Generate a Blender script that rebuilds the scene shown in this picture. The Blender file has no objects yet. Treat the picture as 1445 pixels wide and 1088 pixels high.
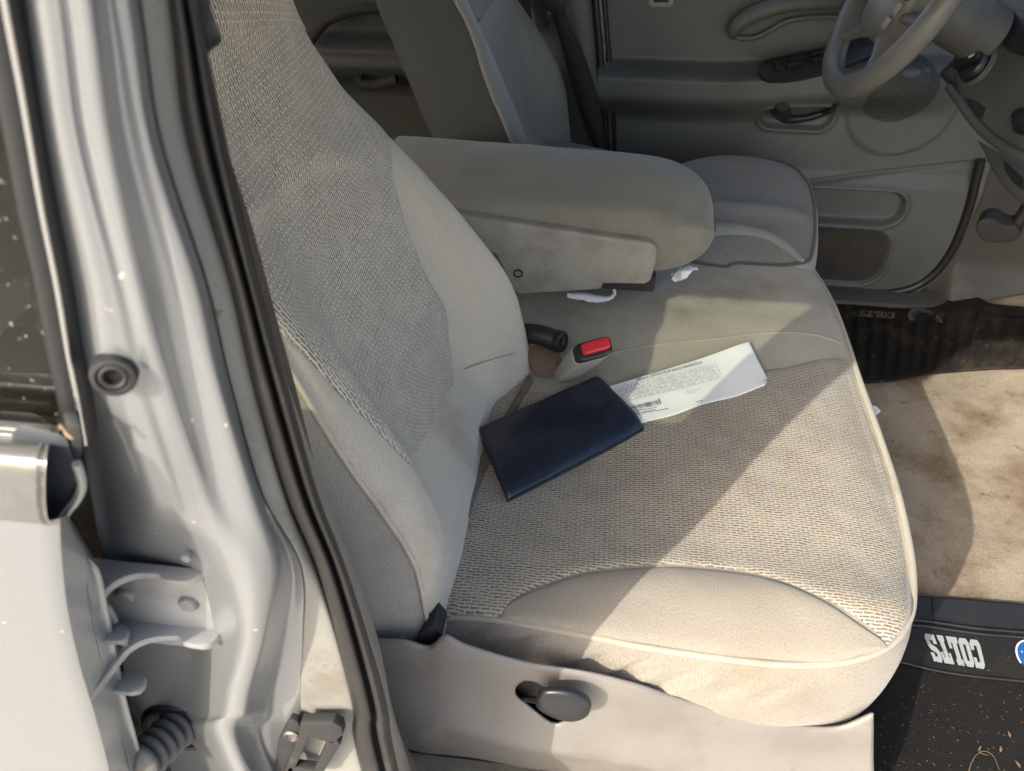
import bpy, bmesh, math, random
import numpy as np
from mathutils import Vector, Matrix, noise
random.seed(7)
S = bpy.context.scene
R = math.radians

# ---------------------------------------------------------------- camera
# car frame: +x = towards the dashboard, +y = towards the driver's side, +z = up; z 0 = passenger cushion top
F_PX, PITCH, YAW = 1100.0, 40.0, 7.0
CAM = np.array([0.1431, -0.4803, 0.74])
_p, _y = R(PITCH), R(YAW)
cf = np.array([-math.sin(_y)*math.cos(_p), math.cos(_y)*math.cos(_p), -math.sin(_p)])
cr = np.array([math.cos(_y), math.sin(_y), 0.0])
cu = np.cross(cr, cf)
cam = bpy.data.objects.new('camera', bpy.data.cameras.new('camera'))
S.collection.objects.link(cam); S.camera = cam
cam.matrix_world = Matrix(((cr[0], cu[0], -cf[0], CAM[0]), (cr[1], cu[1], -cf[1], CAM[1]), (cr[2], cu[2], -cf[2], CAM[2]), (0, 0, 0, 1)))
cam.data.sensor_width = 36; cam.data.lens = F_PX/1445*36
cam.data.clip_start = 0.01; cam.data.clip_end = 500
cam.data.dof.use_dof = True; cam.data.dof.focus_distance = 0.95; cam.data.dof.aperture_fstop = 11

# ---------------------------------------------------------------- light
SUN_EL, AZ = 34.0, 53.0                      # light travels towards azimuth AZ (from +x to +y)
w = bpy.data.worlds.new("World"); S.world = w; w.use_nodes = True
nt = w.node_tree; bg = nt.nodes['Background']
sky = nt.nodes.new('ShaderNodeTexSky'); sky.sky_type = 'NISHITA'; sky.sun_disc = False
sky.sun_elevation = R(SUN_EL); sky.sun_rotation = R(180 + 90 - AZ)
nt.links.new(sky.outputs[0], bg.inputs[0]); bg.inputs[1].default_value = 0.15; sky.dust_density = 4.0; sky.ozone_density = .6; sky.air_density = 1.0
sl = bpy.data.lights.new('sun', 'SUN'); sl.energy = 2.0; sl.angle = R(0.5); sl.color = (1, .95, .86)
so = bpy.data.objects.new('sun', sl); S.collection.objects.link(so)
sd = Vector((math.cos(R(AZ))*math.cos(R(SUN_EL)), math.sin(R(AZ))*math.cos(R(SUN_EL)), -math.sin(R(SUN_EL))))
so.rotation_euler = sd.to_track_quat('-Z', 'Y').to_euler()
S.view_settings.view_transform = 'Standard'; S.view_settings.look = 'None'
S.view_settings.exposure = 1.42; S.view_settings.gamma = 1
S.cycles.max_bounces = 8; S.cycles.diffuse_bounces = 5; S.cycles.use_denoising = True

# ---------------------------------------------------------------- helpers
def at(px, py, ax, v):
    """point on the real plane ax = v seen at a pixel of the photograph"""
    d = (px-722.5)/F_PX*cr - (py-544)/F_PX*cu + cf
    i = 'xyz'.index(ax)
    return CAM + (v-CAM[i])/d[i]*d

def atn(px, py, p0, n):
    d = (px-722.5)/F_PX*cr - (py-544)/F_PX*cu + cf
    p0, n = np.array(p0, float), np.array(n, float)
    return CAM + ((p0-CAM) @ n)/(d @ n)*d

def link(o, parent=None):
    S.collection.objects.link(o)
    if parent is not None:
        o.parent = parent
    return o

def root(name, label, cat, loc=(0, 0, 0), group=None):
    o = bpy.data.objects.new(name, None); o.empty_display_size = .05
    o.location = Vector(loc); o['label'] = label; o['category'] = cat
    if group: o['group'] = group
    S.collection.objects.link(o)
    return o

def wl(o):
    v = Vector((0, 0, 0))
    while o is not None:
        v += o.location; o = o.parent
    return v

def mk(name, verts, faces, mat, parent=None, uv=None, smooth=True, sharp=None):
    me = bpy.data.meshes.new(name)
    off = np.array(wl(parent)) if parent is not None else np.zeros(3)
    V = np.array(verts, float) - off
    me.from_pydata(V.tolist(), [], [list(map(int, f)) for f in faces])
    if uv is not None:
        l = me.uv_layers.new(name='UVMap')
        idx = np.zeros(len(me.loops), dtype=np.int32); me.loops.foreach_get('vertex_index', idx)
        l.data.foreach_set('uv', np.array(uv, float)[idx].ravel())
    if mat: me.materials.append(mat)
    me.polygons.foreach_set('use_smooth', [smooth]*len(me.polygons))
    if sharp is not None and smooth:
        bm = bmesh.new(); bm.from_mesh(me)
        for e in bm.edges:
            if len(e.link_faces) == 2 and e.calc_face_angle(0) > R(sharp): e.smooth = False
        bm.to_mesh(me); bm.free()
    me.validate(); me.update()
    return link(bpy.data.objects.new(name, me), parent)

def tag(o, label, cat, group=None, kind=None):
    o['label'] = label; o['category'] = cat
    if group: o['group'] = group
    if kind: o['kind'] = kind
    return o

def structure(o, label=None):
    o['kind'] = 'structure'
    if label: o['label'] = label
    return o

def cat_rom(P, n, closed=False):
    """resample a polyline of control points [m,k] to n points with centripetal-like Catmull-Rom, arc-length uniform"""
    P = np.array(P, float)
    m = len(P)
    if closed: Q = np.vstack([P[-1], P, P[0], P[1]]); segs = m
    else: Q = np.vstack([2*P[0]-P[1], P, 2*P[-1]-P[-2]]); segs = m-1
    out = []
    K = 12
    for i in range(segs):
        p0, p1, p2, p3 = Q[i:i+4]
        for k in range(K):
            t = k/K
            out.append(.5*((2*p1)+(-p0+p2)*t+(2*p0-5*p1+4*p2-p3)*t*t+(-p0+3*p1-3*p2+p3)*t**3))
    out.append(P[0] if closed else P[-1])
    out = np.array(out)
    L = np.r_[0, np.cumsum(np.linalg.norm(np.diff(out, axis=0), axis=1))]
    tt = np.linspace(0, L[-1], n+1 if closed else n)
    res = np.stack([np.interp(tt, L, out[:, j]) for j in range(P.shape[1])], 1)
    return res[:-1] if closed else res

def cr_param(P, n):
    """Catmull-Rom uniform in the control parameter (keeps columns of a net aligned)"""
    P = np.array(P, float); m = len(P)
    Q = np.concatenate([[2*P[0]-P[1]], P, [2*P[-1]-P[-2]]])
    out = []
    for t in np.linspace(0, m-1-1e-9, n):
        i = int(t); f = t-i
        p0, p1, p2, p3 = Q[i:i+4]
        out.append(.5*((2*p1)+(-p0+p2)*f+(2*p0-5*p1+4*p2-p3)*f*f+(-p0+3*p1-3*p2+p3)*f**3))
    return np.array(out)

def net(C, nu, nv):
    """control net C[rows][cols][3] -> smooth grid [nu][nv][3]"""
    C = np.array(C, float)
    A = cr_param(C, nu)
    return np.swapaxes(cr_param(np.swapaxes(A, 0, 1), nv), 0, 1)

def grid_faces(nu, nv, cu_=False, cv_=False, off=0, flip=False):
    f = []
    for i in range(nu if cu_ else nu-1):
        for j in range(nv if cv_ else nv-1):
            a = i*nv+j; b = i*nv+(j+1) % nv; c = ((i+1) % nu)*nv+(j+1) % nv; d = ((i+1) % nu)*nv+j
            f.append((a+off, d+off, c+off, b+off) if flip else (a+off, b+off, c+off, d+off))
    return f

def grid_uv(G):
    """metric uv from arc lengths"""
    nu, nv = G.shape[:2]
    U = np.zeros((nu, nv)); V = np.zeros((nu, nv))
    U[1:] = np.cumsum(np.linalg.norm(np.diff(G, axis=0), axis=2), axis=0)
    V[:, 1:] = np.cumsum(np.linalg.norm(np.diff(G, axis=1), axis=2), axis=1)
    U = np.repeat(U.mean(1)[:, None], nv, 1)
    return np.stack([U, V - V[:, nv//2:nv//2+1]], -1).reshape(-1, 2)

def surf(name, G, mat, parent=None, uv=None, cu_=False, cv_=False, thick=0, flip=False, sharp=None, smooth=True):
    G = np.array(G, float); nu, nv = G.shape[:2]
    o = mk(name, G.reshape(-1, 3), grid_faces(nu, nv, cu_, cv_, flip=flip), mat, parent,
           grid_uv(G) if uv is None else np.array(uv).reshape(-1, 2), smooth, sharp)
    if thick:
        m = o.modifiers.new('s', 'SOLIDIFY'); m.thickness = thick; m.offset = -1
    return o

def frames(P, closed=False):
    P = np.array(P, float); n = len(P)
    T = np.roll(P, -1, 0)-np.roll(P, 1, 0)
    if not closed: T[0] = P[1]-P[0]; T[-1] = P[-1]-P[-2]
    T /= np.linalg.norm(T, axis=1)[:, None]+1e-12
    ref = np.array([0, 0, 1.0]) if abs(T[0][2]) < .9 else np.array([1.0, 0, 0])
    N = []; v = np.cross(T[0], ref); v /= np.linalg.norm(v)
    for t in T:
        v = v-(v @ t)*t; v /= np.linalg.norm(v)+1e-12; N.append(v.copy())
    N = np.array(N); B = np.cross(T, N)
    return P, T, N, B

def tube_vf(P, r, k=8, closed=False, flat=1.0):
    P, T, N, B = frames(P, closed)
    rr = np.ones(len(P))*r if np.isscalar(r) else np.array(r, float)
    V = []
    for i in range(len(P)):
        for j in range(k):
            a = 2*math.pi*j/k
            V.append(P[i]+rr[i]*(math.cos(a)*N[i]+flat*math.sin(a)*B[i]))
    F = grid_faces(len(P), k, closed, True, flip=True)
    if not closed:
        F.append(tuple(range(k))); F.append(tuple(range(len(P)*k-1, (len(P)-1)*k-1, -1)))
    return V, F

def tube(name, P, r, mat, parent=None, n=None, k=8, closed=False, flat=1.0, smooth=True):
    P = cat_rom(P, n, closed) if n else np.array(P)
    V, F = tube_vf(P, cr_param(np.array(r)[:, None], len(P))[:, 0] if not np.isscalar(r) else r, k, closed, flat)
    uv = [((i//k)*.01, (i % k)/k*.02) for i in range(len(V))]
    return mk(name, V, F, mat, parent, uv, smooth, 50)

def slab(name, P, vec, mat, parent=None, bevel=0, seg=2, smooth=True, sharp=35):
    """closed planar outline P extruded by vec"""
    P = np.array(P, float); n = len(P); vec = np.array(vec, float)
    V = np.vstack([P, P+vec])
    nrm = np.zeros(3)
    for i in range(n): nrm += np.cross(P[i]-P[0], P[(i+1) % n]-P[0])
    F = [tuple(range(n)), tuple(range(2*n-1, n-1, -1))] + [(i, i+n, (i+1) % n+n, (i+1) % n) for i in range(n)]
    if nrm @ vec > 0: F = [tuple(reversed(f)) for f in F]
    me = bpy.data.meshes.new(name); off = np.array(wl(parent)) if parent is not None else np.zeros(3)
    me.from_pydata((V-off).tolist(), [], F)
    bm = bmesh.new(); bm.from_mesh(me)
    bmesh.ops.recalc_face_normals(bm, faces=bm.faces)
    if bevel:
        eds = [e for e in bm.edges if len(e.link_faces) == 2 and e.calc_face_angle(0) > R(35)]
        bmesh.ops.bevel(bm, geom=eds, offset=bevel, segments=seg, affect='EDGES', clamp_overlap=True, profile=.5)
    for f in bm.faces: f.smooth = smooth
    for e in bm.edges:
        if len(e.link_faces) == 2 and e.calc_face_angle(0) > R(sharp): e.smooth = False
    bmesh.ops.triangulate(bm, faces=[f for f in bm.faces if len(f.verts) > 4])
    bm.to_mesh(me); bm.free()
    me.materials.append(mat)
    return link(bpy.data.objects.new(name, me), parent)

def box(name, lo, hi, mat, parent=None, bevel=.003):
    lo, hi = np.array(lo), np.array(hi)
    P = [(lo[0], lo[1], lo[2]), (hi[0], lo[1], lo[2]), (hi[0], hi[1], lo[2]), (lo[0], hi[1], lo[2])]
    return slab(name, P, (0, 0, hi[2]-lo[2]), mat, parent, bevel)

def lathe(name, prof, c, ax, mat, parent=None, k=32, sx=1, sharp=40):
    """prof: (radius, height) along ax from c"""
    ax = np.array(ax, float); ax /= np.linalg.norm(ax)
    ref = np.array([0, 0, 1.0]) if abs(ax[2]) < .9 else np.array([1.0, 0, 0])
    a = np.cross(ref, ax); a /= np.linalg.norm(a); b = np.cross(ax, a)
    V = [np.array(c)+h*ax+r*(math.cos(t)*a*sx+math.sin(t)*b) for r, h in prof for t in [2*math.pi*j/k for j in range(k)]]
    F = grid_faces(len(prof), k, False, True)
    F.append(tuple(reversed(range(k)))); F.append(tuple(range((len(prof)-1)*k, len(prof)*k)))
    o = mk(name, V, F, mat, parent, None, True, sharp)
    return o

def sst(a, b, x):
    t = np.clip((x-a)/(b-a), 0, 1); return t*t*(3-2*t)

def nz(x, y, z=0.0): return noise.noise(Vector((x, y, z)))

def merge(name, parts, mat, parent=None, smooth=True, sharp=40):
    V, F = [], []
    for v, f in parts:
        o = len(V); V += [tuple(p) for p in v]; F += [tuple(i+o for i in q) for q in f]
    return mk(name, V, F, mat, parent, None, smooth, sharp)

# ---------------------------------------------------------------- materials
def new_mat(name):
    m = bpy.data.materials.new(name); m.use_nodes = True
    return m, m.node_tree, m.node_tree.nodes['Principled BSDF']

def N(nt, t, **k):
    n = nt.nodes.new('ShaderNode'+t)
    for a, b in k.items(): setattr(n, a, b)
    return n

def coord(nt, uv=False):
    return N(nt, 'TexCoord').outputs['UV' if uv else 'Object']

def noise_n(nt, vec, scale, detail=4, rough=.55):
    n = N(nt, 'TexNoise'); n.inputs['Scale'].default_value = scale; n.inputs['Detail'].default_value = detail
    n.inputs['Roughness'].default_value = rough
    nt.links.new(vec, n.inputs['Vector']); return n.outputs['Fac']

def ramp(nt, fac, a, b):
    n = N(nt, 'MapRange'); n.interpolation_type = 'SMOOTHSTEP'
    n.inputs[1].default_value = a; n.inputs[2].default_value = b
    nt.links.new(fac, n.inputs[0]); return n.outputs[0]

def mixc(nt, fac, a, b, mode='MIX'):
    n = N(nt, 'Mix', data_type='RGBA', blend_type=mode)
    for s, v in ((0, fac), (6, a), (7, b)):
        if isinstance(v, (int, float)): n.inputs[s].default_value = v
        elif isinstance(v, tuple): n.inputs[s].default_value = (*v, 1) if len(v) == 3 else v
        else: nt.links.new(v, n.inputs[s])
    return n.outputs[2]

def mth(nt, op, a, b=0.0):
    n = N(nt, 'Math', operation=op)
    for i, v in enumerate((a, b)):
        if isinstance(v, (int, float)): n.inputs[i].default_value = v
        else: nt.links.new(v, n.inputs[i])
    return n.outputs[0]

def bump(nt, bs, h, strength, dist, prev=None):
    b = N(nt, 'Bump'); b.inputs['Strength'].default_value = strength; b.inputs['Distance'].default_value = dist
    nt.links.new(h, b.inputs['Height'])
    if prev is not None: nt.links.new(prev, b.inputs['Normal'])
    nt.links.new(b.outputs[0], bs.inputs['Normal']); return b.outputs[0]

def simple(name, c, rough=.5, metal=0, c2=None, scale=8, lo=.4, hi=.7, bs=0, bscale=300, coat=0, spec=.5, emit=None, dust=None, dscale=40):
    m, nt, b = new_mat(name)
    v = coord(nt)
    b.inputs['Roughness'].default_value = rough; b.inputs['Metallic'].default_value = metal
    b.inputs['Coat Weight'].default_value = coat; b.inputs['Specular IOR Level'].default_value = spec
    col = None
    if c2 is not None:
        col = mixc(nt, ramp(nt, noise_n(nt, v, scale, 6, .6), lo, hi), c, c2)
    else:
        col = mixc(nt, noise_n(nt, v, scale, 5), tuple(x*.9 for x in c), tuple(x*1.1 for x in c))
    if dust is not None:
        col = mixc(nt, ramp(nt, noise_n(nt, v, dscale, 3, .7), .62, .72), col, dust)
    nt.links.new(col, b.inputs['Base Color'])
    nt.links.new(ramp_lin(nt, noise_n(nt, v, scale*3, 4), rough-.08, rough+.1), b.inputs['Roughness'])
    if bs: bump(nt, b, noise_n(nt, v, bscale, 2), bs, .0004)
    return m

def ramp_lin(nt, fac, a, b):
    n = N(nt, 'MapRange'); n.inputs[3].default_value = a; n.inputs[4].default_value = b
    nt.links.new(fac, n.inputs[0]); return n.outputs[0]

def fabric(name, c, stain, ribs=(560, 420), stain_lo=.55, stain_hi=.8, amt=.7, sc=7, bst=.5):
    """plain woven upholstery: fine rib bump, patchy stains"""
    m, nt, b = new_mat(name)
    v = coord(nt); uv = coord(nt, True)
    mp = N(nt, 'Mapping'); mp.inputs['Scale'].default_value = (ribs[0], ribs[1], 1); nt.links.new(uv, mp.inputs[0])
    n1 = N(nt, 'TexNoise'); n1.inputs['Scale'].default_value = 1.0; n1.inputs['Detail'].default_value = 1; nt.links.new(mp.outputs[0], n1.inputs[0])
    col = mixc(nt, n1.outputs['Fac'], tuple(x*.70 for x in c), tuple(min(1, x*1.30) for x in c))
    st = ramp(nt, noise_n(nt, v, sc, 6, .62), stain_lo, stain_hi)
    col = mixc(nt, mth(nt, 'MULTIPLY', st, amt), col, stain)
    sp = ramp(nt, noise_n(nt, v, 55, 3, .6), .70, .76)
    col = mixc(nt, mth(nt, 'MULTIPLY', sp, .4), col, tuple(x*.5 for x in stain))
    nt.links.new(col, b.inputs['Base Color']); b.inputs['Roughness'].default_value = .92
    b.inputs['Specular IOR Level'].default_value = .2; b.inputs['Sheen Weight'].default_value = .25; b.inputs['Sheen Roughness'].default_value = .5
    p = bump(nt, b, noise_n(nt, v, 30, 3), .25, .004)
    bump(nt, b, n1.outputs['Fac'], bst, .0012, p)
    return m

def patterned(name, base, ca, cb, stain, row=.0037, wid=.0118, sc=8, rot=False, amt=.5, mort=.345):
    """jacquard cloth: rows of short brown and blue-grey dashes on beige"""
    m, nt, b = new_mat(name)
    v = coord(nt); uv = coord(nt, True)
    wob = N(nt, 'TexNoise'); wob.inputs['Scale'].default_value = 75; wob.inputs['Detail'].default_value = 2; nt.links.new(uv, wob.inputs[0])
    sub = N(nt, 'VectorMath', operation='SUBTRACT'); nt.links.new(wob.outputs['Color'], sub.inputs[0]); sub.inputs[1].default_value = (.5, .5, .5)
    scl = N(nt, 'VectorMath', operation='SCALE'); nt.links.new(sub.outputs[0], scl.inputs[0]); scl.inputs['Scale'].default_value = .0042
    add = N(nt, 'VectorMath', operation='ADD'); nt.links.new(uv, add.inputs[0]); nt.links.new(scl.outputs[0], add.inputs[1])
    bk = N(nt, 'TexBrick'); bk.offset = .45; bk.offset_frequency = 2; bk.squash = 1.0
    nt.links.new(add.outputs[0], bk.inputs['Vector'])
    bk.inputs['Scale'].default_value = 1; bk.inputs['Brick Width'].default_value = wid; bk.inputs['Row Height'].default_value = row
    bk.inputs['Mortar Size'].default_value = row*mort; bk.inputs['Mortar Smooth'].default_value = .6; bk.inputs['Bias'].default_value = 0
    bk.inputs['Color1'].default_value = (*ca, 1); bk.inputs['Color2'].default_value = (*cb, 1); bk.inputs['Mortar'].default_value = (*base, 1)
    mp = N(nt, 'Mapping'); mp.inputs['Scale'].default_value = (900, 900, 1); nt.links.new(uv, mp.inputs[0])
    fine = N(nt, 'TexNoise'); fine.inputs['Scale'].default_value = 1; fine.inputs['Detail'].default_value = 1; nt.links.new(mp.outputs[0], fine.inputs[0])
    # dashes partly covered by the ground yarn, unevenly worn
    cov = mth(nt, 'ADD', mth(nt, 'MULTIPLY', ramp(nt, noise_n(nt, v, 420, 2), .38, .68), .8), mth(nt, 'MULTIPLY', ramp(nt, noise_n(nt, v, 34, 3), .35, .75), .5))
    col = mixc(nt, mth(nt, 'MULTIPLY', cov, .5), bk.outputs['Color'], base)
    col = mixc(nt, 1.0, col, ramp_col(nt, fine.outputs['Fac'], .72, 1.3), 'MULTIPLY')
    st = ramp(nt, noise_n(nt, v, sc, 6, .62), .5, .85)
    col = mixc(nt, mth(nt, 'MULTIPLY', st, amt), col, stain)
    nt.links.new(col, b.inputs['Base Color']); b.inputs['Roughness'].default_value = .93
    b.inputs['Specular IOR Level'].default_value = .2; b.inputs['Sheen Weight'].default_value = .2
    p = bump(nt, b, noise_n(nt, v, 25, 3), .25, .004)
    p = bump(nt, b, bk.outputs['Fac'], .35, .0009, p)
    bump(nt, b, fine.outputs['Fac'], .5, .0008, p)
    return m

def ramp_col(nt, fac, a, b):
    r = ramp_lin(nt, fac, a, b)
    c = N(nt, 'CombineColor'); [nt.links.new(r, c.inputs[i]) for i in range(3)]
    return c.outputs[0]

M = {}
M['plain'] = fabric('beige_cloth', (.27, .242, .198), (.21, .165, .115), stain_lo=.5, stain_hi=.85)  # front bolster cloth, colour darkened to hold down the sunlight on it
M['skirt'] = fabric('ribbed_beige_cloth', (.265, .235, .19), (.19, .145, .10), ribs=(520, 240), stain_lo=.45, stain_hi=.8, bst=.9)
M['backside'] = fabric('grey_side_cloth', (.36, .335, .30), (.20, .165, .13), ribs=(500, 500), stain_lo=.5, stain_hi=.85, bst=.7)
M['plain_mid'] = fabric('worn_grey_beige_cloth', (.35, .325, .265), (.16, .13, .09), ribs=(900, 900), stain_lo=.42, stain_hi=.74, sc=6)
M['back'] = fabric('lightened_back_cloth', (.55, .495, .41), (.26, .20, .15), ribs=(480, 480), stain_lo=.5, stain_hi=.82)  # plain backrest cloth, colour lightened to make up for the shade there
M['arm'] = fabric('soiled_velour', (.215, .205, .168), (.12, .09, .06), ribs=(500, 500), stain_lo=.46, stain_hi=.80, amt=.55, sc=9, bst=.3)
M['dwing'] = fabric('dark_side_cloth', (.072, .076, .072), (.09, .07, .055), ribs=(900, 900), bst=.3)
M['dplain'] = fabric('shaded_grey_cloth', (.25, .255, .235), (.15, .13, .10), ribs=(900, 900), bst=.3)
M['pat'] = patterned('dashed_cloth', (.40, .36, .282), (.10, .050, .032), (.09, .11, .12), (.20, .135, .08), sc=6, amt=.75)
M['patb'] = patterned('lightened_dashed_cloth', (.68, .61, .51), (.12, .09, .075), (.14, .145, .15), (.30, .25, .20), row=.0036, wid=.0135, amt=.3, mort=.29)  # dashed cloth in a lighter copy, offsetting the shade on the backrest
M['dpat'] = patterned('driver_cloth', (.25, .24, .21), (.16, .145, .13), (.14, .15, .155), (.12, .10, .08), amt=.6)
M['piping'] = fabric('piping_cord', (.36, .335, .27), (.18, .15, .11))
M['trim'] = simple('beige_plastic', (.225, .208, .188), .42, c2=(.19, .172, .152), scale=9, bs=.5, bscale=420, dust=(.195, .175, .15), dscale=22)
M['armtrim'] = simple('scuffed_grey_plastic', (.30, .285, .25), .5, c2=(.23, .21, .18), scale=25, bs=.3, bscale=700)
M['black'] = simple('black_plastic', (.018, .018, .019), .38)
M['lever'] = simple('dark_grey_plastic', (.018, .019, .021), .34, bs=.1, bscale=800)
M['rubber'] = simple('black_rubber', (.022, .022, .022), .6, c2=(.06, .055, .048), scale=30, lo=.6, hi=.85)
M['cap'] = simple('satin_moulding', (.20, .20, .19), .3, .5, c2=(.16, .158, .15), scale=20)
M['sealgrey'] = simple('dusty_seal', (.016, .0155, .015), .5, c2=(.034, .030, .026), scale=25, lo=.5, hi=.8)
M['dusty'] = simple('dusty_flange_paint', (.24, .235, .21), .6, c2=(.165, .15, .12), scale=14, lo=.45, hi=.75, bs=.4, bscale=120, dust=(.14, .11, .08), dscale=90)
M['chrome'] = simple('bright_metal', (.7, .7, .68), .22, 1)
M['steel'] = simple('dull_steel', (.25, .23, .21), .45, .9, c2=(.12, .09, .07), scale=60)
M['door'] = simple('grey_door_plastic', (.105, .113, .111), .5, c2=(.085, .09, .086), scale=5, bs=.3, bscale=600)
M['doorfab'] = simple('door_pocket_plastic', (.030, .027, .024), .65, c2=(.045, .038, .028), scale=18, bs=.3, bscale=500)
M['dash'] = simple('dash_plastic', (.095, .098, .092), .5, c2=(.075, .076, .070), scale=8, bs=.3, bscale=500)
M['wheel'] = simple('steering_wheel_leather', (.16, .158, .148), .38, c2=(.14, .132, .12), scale=20, bs=.25, bscale=400)
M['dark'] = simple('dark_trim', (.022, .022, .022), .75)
M['belt'] = simple('brown_webbing', (.105, .078, .062), .8, c2=(.08, .06, .05), scale=60, bs=.5, bscale=900)
M['beltblack'] = simple('dark_webbing', (.02, .019, .018), .8, bs=.4, bscale=700)
M['red'] = simple('red_button_plastic', (.62, .03, .045), .32)
M['roof'] = simple('headliner', (.40, .39, .36), .9)
M['kick'] = simple('grey_kick_trim', (.060, .058, .052), .6, c2=(.12, .10, .07), scale=12, lo=.55, hi=.8, bs=.4, bscale=250)

def paint_mat():
    m, nt, b = new_mat('silver_paint')
    v = coord(nt)
    b.inputs['Metallic'].default_value = .52; b.inputs['Roughness'].default_value = .36
    b.inputs['Coat Weight'].default_value = .5; b.inputs['Coat Roughness'].default_value = .09
    c = mixc(nt, noise_n(nt, v, 900, 1), (.255, .266, .270), (.31, .321, .324))
    c = mixc(nt, mth(nt, 'MULTIPLY', ramp(nt, noise_n(nt, v, 7, 6, .65), .55, .8), .45), c, (.34, .31, .27))
    c = mixc(nt, ramp(nt, noise_n(nt, v, 130, 2, .5), .74, .78), c, (.62, .58, .50))
    nt.links.new(c, b.inputs['Base Color'])
    nt.links.new(ramp_lin(nt, noise_n(nt, v, 25, 5), .22, .42), b.inputs['Roughness'])
    bump(nt, b, noise_n(nt, v, 400, 2), .06, .0004)
    return m
M['paint'] = paint_mat()
M['paintdull'] = simple('dull_silver_paint', (.22, .228, .23), .45, .4, c2=(.17, .16, .145), scale=14, lo=.5, hi=.8, bs=.1, bscale=200)
M['hinge'] = simple('hinge_paint', (.34, .345, .345), .42, .35, c2=(.26, .25, .23), scale=20)
M['rust'] = simple('rust_stain', (.22, .12, .05), .8, c2=(.12, .07, .04), scale=80)

def glass_mat(name, tint, ref=.12, spots=False):
    m, nt, b = new_mat(name)
    nt.nodes.remove(b); out = nt.nodes['Material Output']
    t = N(nt, 'BsdfTransparent'); t.inputs[0].default_value = (*tint, 1)
    g = N(nt, 'BsdfGlossy'); g.inputs['Roughness'].default_value = .02
    f = N(nt, 'LayerWeight'); f.inputs[0].default_value = .5
    ff = mth(nt, 'ADD', mth(nt, 'MULTIPLY', mth(nt, 'POWER', f.outputs['Facing'], 4.0), .8), .035)
    mx = N(nt, 'MixShader'); nt.links.new(ff, mx.inputs[0]); nt.links.new(t.outputs[0], mx.inputs[1]); nt.links.new(g.outputs[0], mx.inputs[2])
    last = mx.outputs[0]
    if spots:
        v = coord(nt)
        d = N(nt, 'BsdfDiffuse'); d.inputs[0].default_value = (.24, .225, .19, 1)
        s = ramp(nt, noise_n(nt, v, 260, 2, .5), .66, .71)
        s2 = ramp(nt, noise_n(nt, v, 30, 4, .6), .30, .60)
        fa = mth(nt, 'ADD', mth(nt, 'MULTIPLY', mth(nt, 'MULTIPLY', s, s2), .9), mth(nt, 'MULTIPLY', s2, .012))
        m2 = N(nt, 'MixShader'); nt.links.new(fa, m2.inputs[0]); nt.links.new(last, m2.inputs[1]); nt.links.new(d.outputs[0], m2.inputs[2]); last = m2.outputs[0]
    nt.links.new(last, out.inputs[0])
    return m
M['glass'] = glass_mat('clear_glass', (.82, .86, .84))
M['tint'] = glass_mat('tinted_glass', (.66, .675, .585), spots=True)

def carpet(name, c, stain, dark, lo=.45, hi=.75, sc=6, spec=None, spd=70):
    m, nt, b = new_mat(name)
    v = coord(nt)
    f = noise_n(nt, v, 420, 3, .7)
    col = mixc(nt, f, tuple(x*.62 for x in c), tuple(min(1, x*1.38) for x in c))
    col = mixc(nt, mth(nt, 'MULTIPLY', ramp(nt, noise_n(nt, v, sc, 7, .65), lo, hi), .9), col, stain)
    col = mixc(nt, mth(nt, 'MULTIPLY', ramp(nt, noise_n(nt, v, sc*5, 4, .6), .62, .74), .6), col, dark)
    if spec: col = mixc(nt, ramp(nt, noise_n(nt, v, spd*4, 1, .5), .73, .77), col, spec)
    nt.links.new(col, b.inputs['Base Color']); b.inputs['Roughness'].default_value = .97; b.inputs['Specular IOR Level'].default_value = .1
    p = bump(nt, b, noise_n(nt, v, 28, 4), .4, .006)
    bump(nt, b, f, .9, .003, p)
    return m
M['tan'] = carpet('tan_carpet', (.385, .325, .24), (.155, .10, .055), (.08, .042, .022), lo=.38, hi=.70, spec=(.30, .17, .07))
M['matrub'] = carpet('dirty_black_rubber_mat', (.020, .018, .016), (.075, .058, .038), (.12, .09, .055), lo=.45, hi=.8, sc=9)
M['matcar'] = carpet('charcoal_mat_carpet', (.017, .016, .0155), (.022, .020, .018), (.012, .012, .012), spec=(.08, .06, .04))
M['tray'] = simple('grey_black_rubber_tray', (.018, .019, .021), .45, c2=(.026, .026, .025), scale=20)
M['traystrip'] = simple('black_mat_band', (.014, .012, .011), .5, c2=(.022, .018, .014), scale=20)
M['letters'] = simple('pale_grey_print', (.34, .37, .35), .6, dust=(.2, .19, .17), dscale=60)
M['dletters'] = simple('muddy_print', (.14, .11, .06), .8, c2=(.05, .04, .025), scale=50)
M['blue'] = simple('blue_print', (.012, .09, .30), .5)
M['white'] = simple('white_print', (.75, .76, .74), .5)
M['paper'] = simple('white_paper', (.84, .85, .85), .8, c2=(.79, .81, .82), scale=20)
M['ink'] = simple('grey_ink', (.06, .06, .075), .8)
M['inkdark'] = simple('black_ink', (.03, .03, .035), .8)
M['tissue'] = simple('white_tissue', (.72, .74, .78), .9, bs=.3, bscale=80)
M['vinyl'] = simple('navy_vinyl', (.003, .009, .024), .33, c2=(.005, .012, .028), scale=12, bs=.35, bscale=420, dust=(.05, .06, .075), dscale=160, coat=.3)
M['asphalt'] = simple('concrete_ground', (.44, .41, .36), .9, bs=.5, bscale=60)
M['flake'] = simple('dry_straw', (.30, .22, .13), .8, c2=(.15, .09, .05), scale=30, lo=.3, hi=.6)

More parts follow.
